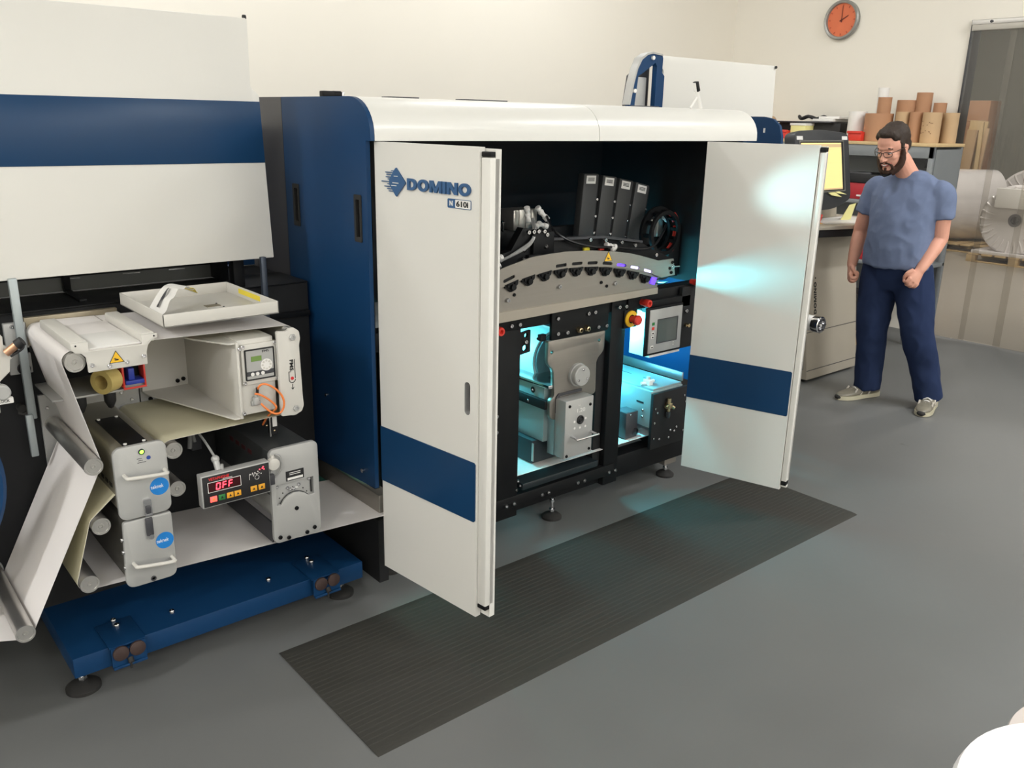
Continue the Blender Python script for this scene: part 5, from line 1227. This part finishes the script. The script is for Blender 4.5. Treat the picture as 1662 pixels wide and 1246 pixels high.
# ================================================================== SHELVING AT THE FAR WALL
sh = thing('storage_shelf', (7.3, 4.2, 0), 'grey steel storage shelf with a wooden top against the right wall', 'shelf')
build('top_board', MB().box(7.05, 7.56, 3.29, 5.6, 1.60, 1.625, .003), wood_m, sh, label='wooden top board')
build('fascia', MB().box(7.06, 7.075, 3.30, 5.6, 1.51, 1.60, .003), shelf_m, sh)
for y in (3.30, 4.45, 5.56):
    for x in (7.06, 7.53): build('upright', MB().box(x, x+.03, y, y+.04, 0, 1.60, .003), shelf_m, sh)
for z in (1.12, .62): build('shelf_board', MB().box(7.06, 7.56, 3.30, 5.6, z, z+.03, .003), shelf_m, sh)
build('end_panel', MB().box(7.09, 7.53, 3.292, 3.30, 1.13, 1.58), shelf_m, sh)
build('back_sheet', MB().box(7.555, 7.56, 3.30, 5.6, .3, 1.6), shelf_m, sh)
b = MB(); b.box(7.062, 7.068, 3.335, 3.36, 1.44, 1.50, .001); build('black_clip', b, ink_m, sh)
def tube_roll(x, y, z0, z1, r, m, label, group='cardboard tubes on the shelf', ins=True):
    t = thing('cardboard_tube', (x, y, z0), label, 'tube', group)
    b = MB(); b.lathe((x, y, z0), (0, 0, 1), [(0, r*.78), (0, r), (z1-z0, r), (z1-z0, r*.78), (.0, r*.78)], 32); build('tube_wall', b, m, t)
zs = 1.6255
tube_roll(7.28, 4.105, zs, 1.865, .075, label_m, 'white paper roll standing leftmost among the shelf tubes')
tube_roll(7.40, 3.965, zs, 2.06, .045, label_m, 'tall white roll behind the wide brown tube')
tube_roll(7.25, 3.895, zs, 1.85, .112, card_m, 'wide brown cardboard tube right of the white roll')
tube_roll(7.30, 3.89, 1.8505, 1.98, .055, card_m, 'small brown tube standing on top of the wide brown tube')
tube_roll(7.42, 3.755, zs, 1.96, .080, card_m, 'tall brown tube behind, between the wide and the tan tubes')
tube_roll(7.27, 3.70, zs, 1.865, .056, card2_m, 'narrow tan tube just left above the man')
tube_roll(7.27, 3.585, zs, 1.865, .052, card_m, 'narrow brown tube beside the narrow tan tube')
tube_roll(7.45, 3.63, zs, 2.02, .062, card_m, 'tallest brown tube in the back row of the shelf')
tube_roll(7.47, 3.50, zs, 1.94, .050, card_m, 'shorter brown tube right end of the back row')
tube_roll(7.27, 3.455, zs, 1.862, .072, card2_m, 'speckled tan tube near the right end of the shelf')
tube_roll(7.42, 3.375, zs, 1.862, .062, card2_m, 'tan tube last on the right end of the shelf')
b = MB()
random.seed(4)
for k in range(14):
    a = R(180+random.uniform(-60, 40)); b.ell((7.27+.0725*math.cos(a), 3.455+.0725*math.sin(a), 1.72+random.uniform(-.03, .08)), (.003, .004, .004), seg=6)
sp_ = build('speckles', b, mat('dark_specks', (120, 90, 66), .8), None, at=(7.27, 3.455, 1.72)); sp_.parent = bpy.data.objects['cardboard_tube.009']; sp_.location = Vector((7.27, 3.455, 1.72))-ORG['cardboard_tube.009']; tag(sp_, kind='stuff')
def rbox(name, x0, x1, y0, y1, z0, z1, m, label, cat, lipm=None):
    t = thing(name, ((x0+x1)/2, (y0+y1)/2, z0), label, cat)
    b = MB(); b.box(x0, x1, y0, y1, z0, z1, .006); build('body', b, m, t); return t
t = rbox('parts_bin', 7.10, 7.24, 3.955, 4.075, zs, 1.70, red_m, 'small red plastic bin on the shelf beside the wide brown tube', 'bin')
build('bin_lip', MB().box(7.09, 7.12, 3.95, 4.08, 1.685, 1.706, .003), red_m, t)
t = rbox('parts_bin', 7.08, 7.24, 4.66, 4.98, zs, 1.695, red_m, 'long red plastic bin at the left end of the shelf beside the press', 'bin')
build('bin_lip', MB().box(7.07, 7.09, 4.65, 4.99, 1.68, 1.70, .003), red_m, t)
t = rbox('printer', 7.25, 7.56, 4.24, 4.86, zs, 1.765, ink_m, 'black printer lying on the shelf under papers', 'printer')
build('paper_tray', MB().box(7.20, 7.50, 4.30, 4.92, 1.765, 1.778, .003), dgrey_m, t)
b = MB(); b.box(7.22, 7.5, 4.30, 4.50, 1.778, 1.80, .003); b.box(7.25, 7.52, 4.26, 4.46, 1.80, 1.822, .003); build('paper_stack', b, label_m, t)
b = MB(); b.tube([(7.35+.08*math.cos(R(36*k)), 4.58+.13*math.sin(R(36*k)), 1.80+.02*(k % 2)) for k in range(10)], .014, 8, 4, closed=True); build('cable_coil', b, ink_m, t)
t = thing('parcel_tape', (7.16, 4.90, 1.70), 'brown roll of parcel tape standing on the red bin', 'tape')
b = MB(); b.lathe((7.13, 4.905, 1.76), (1, 0, 0), [(0, .034), (0, .06), (.06, .06), (.06, .034), (0, .034)], 28); build('roll', b, card2_m, t)
build('core', MB().lathe((7.128, 4.905, 1.76), (1, 0, 0), [(0, .030), (0, .036), (.064, .036), (.064, .030), (0, .030)], 28), card_m, t)
t = rbox('document_box', 7.12, 7.30, 4.50, 4.65, zs, 1.755, note_m, 'cream cardboard box on the shelf behind the monitor', 'box')
build('box_lid', MB().box(7.115, 7.305, 4.495, 4.655, 1.74, 1.76, .002), label_m, t)
t = rbox('tool_case', 7.10, 7.48, 3.72, 4.12, 1.151, 1.285, mat('crimson_case', (176, 40, 50), .45), 'red tool case with a black lid on the shelf behind the man', 'case')
build('lid', MB().box(7.09, 7.49, 3.71, 4.13, 1.285, 1.36, .01), ink_m, t)
build('handle', MB().box(7.10, 7.13, 3.82, 4.02, 1.335, 1.375, .006), dgrey_m, t)
b = MB(); b.box(7.094, 7.10, 3.80, 3.83, 1.20, 1.27); b.box(7.092, 7.10, 3.75, 3.92, 1.175, 1.188); build('white_mark', b, label_m, t)
t = rbox('lower_case', 7.10, 7.50, 3.70, 4.15, .651, .86, mat('crimson_case2', (176, 40, 50), .45), 'second dark red case on the lower shelf behind the console', 'case')
build('lid', MB().box(7.09, 7.51, 3.69, 4.16, .86, .90, .008), ink_m, t)
# pallet with black crates in front of the shelf, between the man's legs
def pallet(name, x0, x1, y0, y1, label, bev=.004):
    t = thing(name, ((x0+x1)/2, (y0+y1)/2, 0), label, 'pallet')
    n = 7; wd = (y1-y0)/n*.78
    me1 = mesh_of(MB().box(x0, x1, -wd/2, wd/2, .095, .115, .002), wood_m)
    for k in range(n):
        o = shared('deck_board', me1, t, (0, 0, 0)); o.location = Vector((0, y0+(k+.5)*(y1-y0)/n, 0))-org(t)
    me2 = mesh_of(MB().box(-.045, .045, y0, y1, .0, .018, .002), wood_m); me3 = mesh_of(MB().box(-.045, .045, -.06, .06, .018, .095, .003), wood_m)
    for x in (x0+.05, (x0+x1)/2, x1-.05):
        o = shared('bottom_board', me2, t, (0, 0, 0)); o.location = Vector((x, 0, 0))-org(t)
        for y in (y0+.06, (y0+y1)/2, y1-.06): shared('block', me3, t, (x, y, 0))
    return t
pallet('wooden_pallet', 6.72, 7.03, 3.45, 4.3, 'narrow wooden pallet on the floor before the grey shelf')
t = rbox('storage_crate', 6.74, 7.02, 3.46, 3.86, .116, .42, ink_m, 'black crate on the narrow pallet seen between the man and the console', 'crate')
build('crate_label', MB().box(6.735, 6.742, 3.62, 3.80, .20, .34), label_m, t)
t = rbox('storage_crate', 6.74, 7.02, 3.88, 4.28, .116, .50, ink_m, 'second black crate on the narrow pallet, left one', 'crate')
build('crate_label', MB().box(6.735, 6.742, 3.98, 4.20, .22, .40), label_m, t)

# ================================================================== WAREHOUSE BEYOND THE CURTAIN
def film_roll(name, c, r, L_, axis, label):
    t = thing(name, (c[0], c[1], 0), label, 'roll', 'film wrapped paper rolls in the warehouse')
    d = Vector(axis).normalized(); a = Vector(c)-d*L_/2
    b = MB(); b.lathe(a, d, [(0, .07), (0, r*.93), (.03, r), (L_-.03, r), (L_, r*.93), (L_, .07), (0, .07)], 48)
    build('wrapped_roll', b, film_m, t)
    b = MB(); b.lathe(a-d*.004, d, [(0, .05), (0, .085), (.03, .085), (.03, .05), (0, .05)], 24); build('core', b, mat('grey_core', (120, 118, 122), .6) if 'grey_core' not in MATS else MATS['grey_core'], t)
    b = MB(); s_ = d.cross(Vector((0, 0, 1)))
    for k in range(26):
        an = 2*math.pi*k/26; rad = s_*math.cos(an)+Vector((0, 0, 1))*math.sin(an); tg = s_*-math.sin(an)+Vector((0, 0, 1))*math.cos(an)
        q = MB(); q.tube([a-d*.003+rad*r*.60, a-d*.006+rad*r*.80+tg*.01, a+rad*r*.95], [.006, .013, .016], 6, 2); b.add(q.bm)
    build('film_gathers', b, film_m, t); return t
pallet('wooden_pallet', 12.45, 13.55, 3.95, 5.16, 'pale wooden pallet under the near film wrapped roll with a white sheet')
o = film_roll('paper_roll', (12.95, 4.66, .59), .46, .8, (1, 0, 0), 'near film wrapped paper roll on a pallet with a white sheet on it')
build('white_sheet', MB().box(12.42, 12.535, 4.38, 4.90, .75, 1.0, .006), label_m, o, label='white square sheet under the film')
build('film_skirt', MB().box(12.47, 13.5, 4.05, 5.12, .115, .16, .01), film_m, o)
pallet('wooden_pallet', 13.25, 14.35, 5.25, 6.55, 'pale wooden pallet under the farther large film wrapped roll')
film_roll('paper_roll', (13.75, 5.95, .64), .52, 1.0, (.75, -.66, 0), 'farther film wrapped paper roll left of the near roll')
film_roll('paper_roll', (15.6, 5.5, .64), .52, .9, (1, .1, 0), 'third film wrapped roll at the back of the warehouse')
t = thing('plywood_stack', (14.9, 6.4, 0), 'tall pale plywood sheets leaning behind the film wrapped rolls', 'plywood')
MW = Matrix.Translation((14.95, 6.42, 0)) @ Matrix.Rotation(R(3), 4, 'X')
build('plywood_sheet', MB(MW).box(0, .04, -.12, .16, .0, 1.86, .004), wood_m, t)
build('plywood_sheet', MB(MW).box(-.07, -.03, -.02, .15, .0, 1.72, .004), card2_m, t)
build('batten', MB(Matrix.Translation((14.78, 6.16, 0)) @ Matrix.Rotation(R(-2), 4, 'X')).box(-.02, .02, -.03, .03, 0, 1.84, .004), wood_m, t)
build('batten', MB(Matrix.Translation((14.82, 6.23, 0)) @ Matrix.Rotation(R(3), 4, 'X')).box(-.02, .02, -.03, .03, 0, 1.75, .004), card2_m, t)
t = rbox('carton_stack', 15.1, 15.5, 6.28, 6.62, 0, 2.17, card_m, 'tall brown carton stack behind the leaning plywood sheets', 'stack')
for z in (.6, 1.2, 1.86): build('carton_joint', MB().box(15.095, 15.1, 6.30, 6.60, z, z+.012), card2_m, t)
t = thing('machine_cart', (17.1, 4.9, 0), 'dark grey machine with a chrome part in the dim warehouse', 'machine')
build('body', MB().box(16.9, 17.4, 4.3, 5.3, 0, 1.45, .02), dgrey_m, t); build('column', MB().box(17.0, 17.2, 4.2, 4.5, 0, 2.4, .02), mat('warehouse_grey', (110, 108, 102), .6), t)
build('chrome_part', MB().box(16.85, 16.9, 4.9, 5.1, 1.2, 1.42, .02), steel_m, t)

# ================================================================== FOREGROUND ROLLS (bottom right corner)
t = thing('label_roll', (1.475, .195, 0), 'big white roll in the near bottom right corner with a yellow note', 'roll')
b = MB(); b.lathe((1.475, .195, 0), (0, 0, 1), [(0, 0), (0, .272), (.68, .272), (.70, .264), (.70, .06), (.69, .055), (.69, 0)], 64); build('roll', b, mat('bright_white_roll', (250, 246, 244), .5, var=.01), t)
build('sticky_note', MB().box(1.50, 1.60, .25, .36, .7003, .7015, m=Matrix.Translation((1.55, .30, 0)) @ Matrix.Rotation(R(-25), 4, 'Z') @ Matrix.Translation((-1.55, -.30, 0))), note_m, t, label='pale yellow note')
t = thing('label_roll', (2.02, .29, 0), 'grey white roll behind the big white roll in the bottom right corner', 'roll')
b = MB(); b.lathe((2.02, .29, 0), (0, 0, 1), [(0, 0), (0, .262), (.44, .262), (.45, .258), (.45, .06), (.44, .055), (.44, 0)], 64); build('roll', b, mat('grey_white_roll', (206, 196, 190), .6, var=.02), t)
build('core', MB().lathe((2.02, .29, .44), (0, 0, 1), [(0, .04), (0, .058), (.012, .058), (.012, .04), (0, .04)], 24), card_m, t)

# ================================================================== MAN
man = thing('person', (5.5, 2.69, 0), 'bearded man in glasses, heather blue t-shirt, dark jeans and grey sneakers, looking down', 'person')
MP = Matrix.Translation((5.5, 2.69, 0)) @ Matrix.Rotation(math.pi, 4, 'Z')      # local (forward, left, up)
def limb(mb, pts, rads, seg=18): mb.tube(pts, rads, seg, 5); mb.ell(pts[0], (rads[0],)*3, seg=16); mb.ell(pts[-1], (rads[-1],)*3, seg=16)
def ring(f, l, z, rf, rl): return ((f, l, z), (rf, 0, 0), (0, rl, 0))
# head frame
HC = Vector((.135, -.078, 1.625))
MH = Matrix.Translation(HC) @ Matrix.Rotation(R(-4), 4, 'Z') @ Matrix.Rotation(R(24), 4, 'Y') @ Matrix.Diagonal((1.0, 1.0, 1.0, 1))
def hp(x, y, z): return MH @ Vector((x, y, z))
def head_parts(mb):
    def e(c, r, rot=None):
        mb.ell(c, r, rot, 24, m=MH)
    e((-.008, 0, .035), (.104, .080, .098)); e((.028, 0, -.045), (.070, .064, .090)); e((.055, 0, -.02), (.046, .058, .060))
    e((.062, 0, -.105), (.036, .036, .030)); e((.074, .0, .030), (.026, .052, .014)); e((.055, .040, -.030), (.030, .022, .024)); e((.055, -.040, -.030), (.030, .022, .024))
    mb.tube([(.085, 0, .018), (.100, 0, -.008), (.116, 0, -.034)], [.010, .011, .014], 12, 4, m=MH); e((.116, 0, -.036), (.013, .013, .011)); e((.104, .013, -.039), (.010, .009, .008)); e((.104, -.013, -.039), (.010, .009, .008))
    e((.092, 0, -.066), (.012, .024, .006)); e((.090, 0, -.079), (.012, .020, .007))
    for s in (1, -1): e((-.005, s*.083, -.012), (.020, .009, .033), Matrix.Rotation(R(-12), 3, 'Y')); e((-.012, s*.090, .002), (.014, .006, .018))
def fist(mb, wr, hand_c, down, out, thumb_dir):
    """closed relaxed fist: palm block, four curled fingers of unequal length, thumb across the side"""
    wr, c = Vector(wr), Vector(hand_c); d = (c-wr).normalized(); o = Vector(out); o = (o-d*o.dot(d)).normalized(); f = d.cross(o).normalized()
    if f.dot(Vector(thumb_dir)) < 0: f = -f
    # d along the hand, o back of hand, f across knuckles towards the thumb
    mb.loft([(wr, o*.026, f*.030), (wr+d*.03, o*.024, f*.036), (wr+d*.065, o*.022, f*.043), (wr+d*.090, o*.019, f*.043)], seg=16)
    for i, (off, L_) in enumerate(((.0345, .95), (.0115, 1.08), (-.0115, 1.0), (-.0335, .80))):
        k = wr+d*(.088 if i in (1, 2) else .082)+f*off
        mb.tube([k+o*.008, k+d*.024*L_-o*.002, k+d*.022*L_-o*.028, k-d*.006-o*.042, k-d*.026-o*.030], [.0098, .0098, .0094, .009, .008], 10, 4)
        mb.ell(k+o*.008, (.0108,)*3, seg=10)
    th = wr+d*.025+f*.036
    mb.tube([th, th+d*.030+f*.018-o*.010, th+d*.058+f*.008-o*.030, th+d*.066-f*.020-o*.042], [.015, .0125, .0115, .0095], 10, 4)
L_sh, L_el, L_wr, L_ha = (-.005, .215, 1.362), (-.035, .225, 1.085), (.115, .200, .900), (.165, .185, .825)
R_sh, R_el, R_wr, R_ha = (-.005, -.225, 1.362), (-.035, -.305, 1.075), (.075, -.275, .865), (.115, -.25, .785)
L_hip, L_kn, L_an = (0, .100, .86), (.055, .225, .475), (-.045, .315, .075)
R_hip, R_kn, R_an = (0, -.105, .86), (.075, -.075, .455), (.06, -.055, .075)
bm_ = MB()
bm_.loft([ring(0, 0, .74, .10, .15), ring(-.005, 0, .84, .125, .185), ring(.015, 0, .95, .135, .185), ring(.03, 0, 1.06, .135, .182), ring(.015, 0, 1.20, .128, .190), ring(0, 0, 1.32, .118, .195), ring(-.01, 0, 1.40, .09, .17), ring(.0, 0, 1.46, .06, .09)])
limb(bm_, [(-.005, 0, 1.42), (.03, -.022, 1.48), (.075, -.048, 1.55)], [.070, .064, .062])
for sh_, el_, wr_ in ((L_sh, L_el, L_wr), (R_sh, R_el, R_wr)):
    limb(bm_, [sh_, Vector(sh_).lerp(Vector(el_), .5), el_], [.066, .056, .047]); e_, w_ = Vector(el_), Vector(wr_)
    limb(bm_, [el_, e_.lerp(w_, .3), e_.lerp(w_, .65), wr_], [.046, .047, .040, .030])
for h_, k_, a_ in ((L_hip, L_kn, L_an), (R_hip, R_kn, R_an)):
    k2, a2 = Vector(k_), Vector(a_)
    limb(bm_, [h_, Vector(h_).lerp(k2, .5), k_], [.10, .085, .062]); limb(bm_, [k_, k2.lerp(a2, .35)+Vector((-.012, 0, 0)), a_], [.060, .058, .04])
head_parts(bm_)
fist(bm_, L_wr, L_ha, (0, 0, -1), (.35, .75, .2), (.9, -.4, 0))
fist(bm_, R_wr, R_ha, (0, 0, -1), (.35, -.75, .2), (.9, .4, 0))
rb = remeshed(bm_, .0042, 3, .5); rb.add(bmesh.new())
bmesh.ops.transform(rb.bm, matrix=MP, verts=rb.bm.verts)
bd_ = build('body', rb, skin_m, man, label='fair skinned body, arms and bearded face', ang=60)

def cloth(name, mb, vox, m, label, seed, amp, sc, smooth=10):
    rb = remeshed(mb, vox, smooth, .5); rb.bm.normal_update()
    for v in rb.bm.verts:
        p = v.co; q = Vector((p.x*sc[0], p.y*sc[1], p.z*sc[2]))+Vector((seed, seed*2, 0))
        n_ = noise.fractal(q, 1.0, 2.0, 2); n2 = 1-abs(noise.noise(q*1.7+Vector((3, 1, seed))))*2
        v.co += v.normal*(amp*(n_*.7+n2*.6))
    bmesh.ops.transform(rb.bm, matrix=MP, verts=rb.bm.verts)
    return build(name, rb, m, man, label, ang=80)
# t-shirt
sh_m = MB()
sh_m.loft([ring(.030, 0, .885, .150, .212), ring(.030, 0, .93, .155, .212), ring(.036, 0, 1.03, .158, .205), ring(.030, 0, 1.12, .155, .205), ring(.018, 0, 1.22, .148, .212), ring(.0, 0, 1.32, .134, .236), ring(-.010, 0, 1.385, .112, .232), ring(-.012, 0, 1.425, .094, .190), ring(-.01, 0, 1.462, .080, .115), ring(-.003, -.002, 1.485, .072, .078)], seg=32)
for s_, e_, w in ((L_sh, L_el, .54), (R_sh, R_el, .54)):
    a = Vector(s_); c = a.lerp(Vector(e_), w)
    sh_m.tube([a+Vector((0, -.03*math.copysign(1, a.y), .01)), a, a.lerp(c, .5), c], [.066, .068, .071, .076], 20, 4); sh_m.ell(a+Vector((0, -.014*math.copysign(1, a.y), -.004)), (.074, .074, .064), seg=20)
cloth('t_shirt', sh_m, .0085, shirt_m, 'heather blue short sleeved t-shirt', 3.1, .0085, (9, 9, 7))
# jeans
jm = MB()
jm.loft([ring(-.004, 0, .735, .120, .185), ring(-.008, 0, .82, .146, .212), ring(.006, 0, .90, .146, .205), ring(.012, 0, .965, .140, .195)], seg=32)
for h_, k_, a_, rr_ in ((L_hip, L_kn, L_an, 1), (R_hip, R_kn, R_an, 1)):
    h2, k2, a2 = Vector(h_), Vector(k_), Vector(a_)
    jm.tube([h2+Vector((0, 0, .0)), h2.lerp(k2, .45), k2, k2.lerp(a2, .4)+Vector((-.008, 0, 0)), k2.lerp(a2, .8), a2+Vector((.0, 0, -.015))], [.122, .114, .096, .088, .085, .084], 22, 5); jm.ell(h2, (.122,)*3, seg=20)
cloth('jeans', jm, .0085, jeans_m, 'dark blue denim jeans', 7.7, .0075, (8, 8, 6))
# shoes
def shoe(heel, toe, lift, lab):
    h_, t_ = Vector(heel), Vector(toe); d = (t_-h_); L_ = d.length; d.normalize(); s = Vector((0, 0, 1)).cross(d).normalized(); up = d.cross(s).normalized()
    if up.z < 0: up = -up
    prof = [(0, .026, .020, .085), (.04, .036, .012, .088), (.12, .040, .010, .092), (.24, .041, .012, .095), (.34, .042, .014, .098), (.45, .044, .015, .088), (.58, .049, .016, .072), (.72, .052, .016, .060), (.86, .046, .016, .050), (.95, .032, .018, .044), (1.0, .014, .022, .036)]
    up_ = MB(); rings = []
    for u, wd, z0, z1 in prof:
        c = h_+d*(L_*u)+up*((z0+z1)/2); rings.append((c, s*wd, up*((z1-z0)/2)))
    up_.loft(rings, seg=20)
    rb = remeshed(up_, .006, 3); bmesh.ops.transform(rb.bm, matrix=MP, verts=rb.bm.verts)
    so_ = build('shoe', rb, shoe_m, man, lab, ang=60)
    sl2 = MB(); pts = [(u, wd*1.06) for u, wd, _, _ in prof]
    rows = [[h_+d*(L_*u)+s*(wd*k) for k in (-1, 1)] for u, wd in pts]
    b = bmesh.new(); loop = [r[0] for r in rows]+[r[1] for r in rows[::-1]]
    vs = [b.verts.new(p+up*.002) for p in loop]; b.faces.new(vs); rr2 = bmesh.ops.extrude_face_region(b, geom=b.faces[:])
    for g in rr2['geom']:
        if isinstance(g, bmesh.types.BMVert): g.co += up*.026
    bmesh.ops.recalc_face_normals(b, faces=b.faces); sl2.add(b, MP); build('sole', sl2, mat('cream_sole', (190, 184, 160), .6) if 'cream_sole' not in MATS else MATS['cream_sole'], so_)
    tc_ = MB(); tc_.ell(h_+d*(L_*.95)+up*.020, (.028, .028, .018), seg=14, m=None); tc_2 = MB(); tc_2.add(tc_.bm, MP); build('toe_cap', tc_2, rubber_m, so_)
    la = MB()
    for k in range(5):
        u = .46+.065*k; z = .096-.0115*k*1.05; c = h_+d*(L_*u)+up*z
        la.tube([c-s*.026-up*.012, c+up*.002, c+s*.026-up*.012], .0042, 6, 3)
    l2 = MB(); l2.add(la.bm, MP); build('laces', l2, label_m, so_)
    for sg in (1, -1):
        for u in (.25, .45, .62):
            c = h_+d*(L_*u)+s*(sg*.040)+up*.045; s3 = MB(); s3.tube([c+up*.028, c+d*.02, c+d*.03-up*.018], .006, 6, 2); s4 = MB(); s4.add(s3.bm, MP); build('silver_stripe', s4, shoe2_m, so_)
shoe((-.045, -.035, 0), (.285, -.14, 0), 0, 'grey beige running shoe pointing left')
shoe((-.115, .310, .012), (.175, .375, 0), 0, 'grey beige running shoe of the stepping foot')
# hair
hm_ = MB()
for c, r in (((-.032, 0, .056), (.104, .088, .092)), ((-.058, 0, .005), (.062, .080, .086)), ((.022, 0, .106), (.060, .066, .036)), ((.030, .052, .085), (.034, .024, .030)), ((.030, -.052, .085), (.034, .024, .030)), ((.008, .074, .030), (.018, .012, .046)), ((.008, -.074, .030), (.018, .012, .046))):
    hm_.ell(c, r, seg=24)
rb = remeshed(hm_, .006, 4)
for v in rb.bm.verts: v.co += Vector((0, 0, 0))+v.co.normalized()*(.004*noise.fractal(v.co*40, 1, 2, 2))
bmesh.ops.transform(rb.bm, matrix=MP @ MH, verts=rb.bm.verts); build('hair', rb, hair_m, bd_, ang=60)
be = MB()
for s in (1, -1):
    be.tube([(.012, s*.078, .005), (.016, s*.077, -.035), (.030, s*.070, -.075), (.052, s*.050, -.110), (.078, s*.022, -.130)], [.009, .017, .023, .025, .024], 12, 5)
    be.tube([(.100, s*.004, -.056), (.098, s*.020, -.060), (.087, s*.036, -.074), (.078, s*.040, -.098)], [.0055, .0065, .007, .011], 10, 4)
be.ell((.080, 0, -.122), (.026, .030, .020), seg=16); be.ell((.094, 0, -.098), (.008, .012, .009), seg=12)
rb = remeshed(be, .0042, 3)
for v in rb.bm.verts: v.co += v.co.normalized()*(.003*noise.fractal(v.co*60, 1, 2, 2))
bmesh.ops.transform(rb.bm, matrix=MP @ MH, verts=rb.bm.verts); build('beard', rb, beard_m, bd_, ang=60)
MPH = MP @ MH
b = MB(MPH)
for s in (1, -1): b.tube([(.089, s*.014, .026), (.088, s*.034, .032), (.074, s*.052, .024)], [.0035, .005, .003], 8, 4)
build('eyebrows', b, hair_m, bd_)
for s in (1, -1):
    e_ = build('eye', MB(MPH).ell((.080, s*.032, .004), (.0125, .013, .0105), seg=16), label_m, bd_)
    build('iris', MB(MPH).ell((.0905, s*.031, -.001), (.003, .0058, .0052), seg=12), ink_m, e_)
    build('eyelid', MB(MPH).ell((.0805, s*.032, .0085), (.0128, .0142, .0075), seg=16), skin_m, e_)
b = MB(MPH); b.tube([(.082, .038, -.062), (.096, .020, -.0735), (.1015, 0, -.0765), (.096, -.020, -.0735), (.082, -.038, -.062)], [.003, .0046, .0052, .0046, .003], 8, 4); build('lips', b, mat('lip', (176, 92, 88), .45), bd_, label='smiling lips')
b = MB(MPH); b.tube([(.093, .022, -.0705), (.1035, 0, -.0735), (.093, -.022, -.0705)], .0034, 6, 4); build('teeth', b, label_m, bd_)
gl = MB(MPH)
for s in (1, -1):
    gl.tube([(.106, s*.010, .012), (.105, s*.034, .014), (.098, s*.056, .011), (.097, s*.055, -.010), (.104, s*.034, -.017), (.109, s*.012, -.012)], .0020, 6, 3, closed=True)
    gl.tube([(.098, s*.057, .010), (.06, s*.078, .010), (.0, s*.090, .006), (-.022, s*.090, -.006)], .0022, 6, 3)
gl.tube([(.106, .010, .008), (.111, 0, .011), (.106, -.010, .008)], .0020, 6, 3)
build('eyeglasses', gl, mat('dark_glasses_frame', (50, 44, 44), .3, .3), bd_, label='dark rectangular eyeglasses')
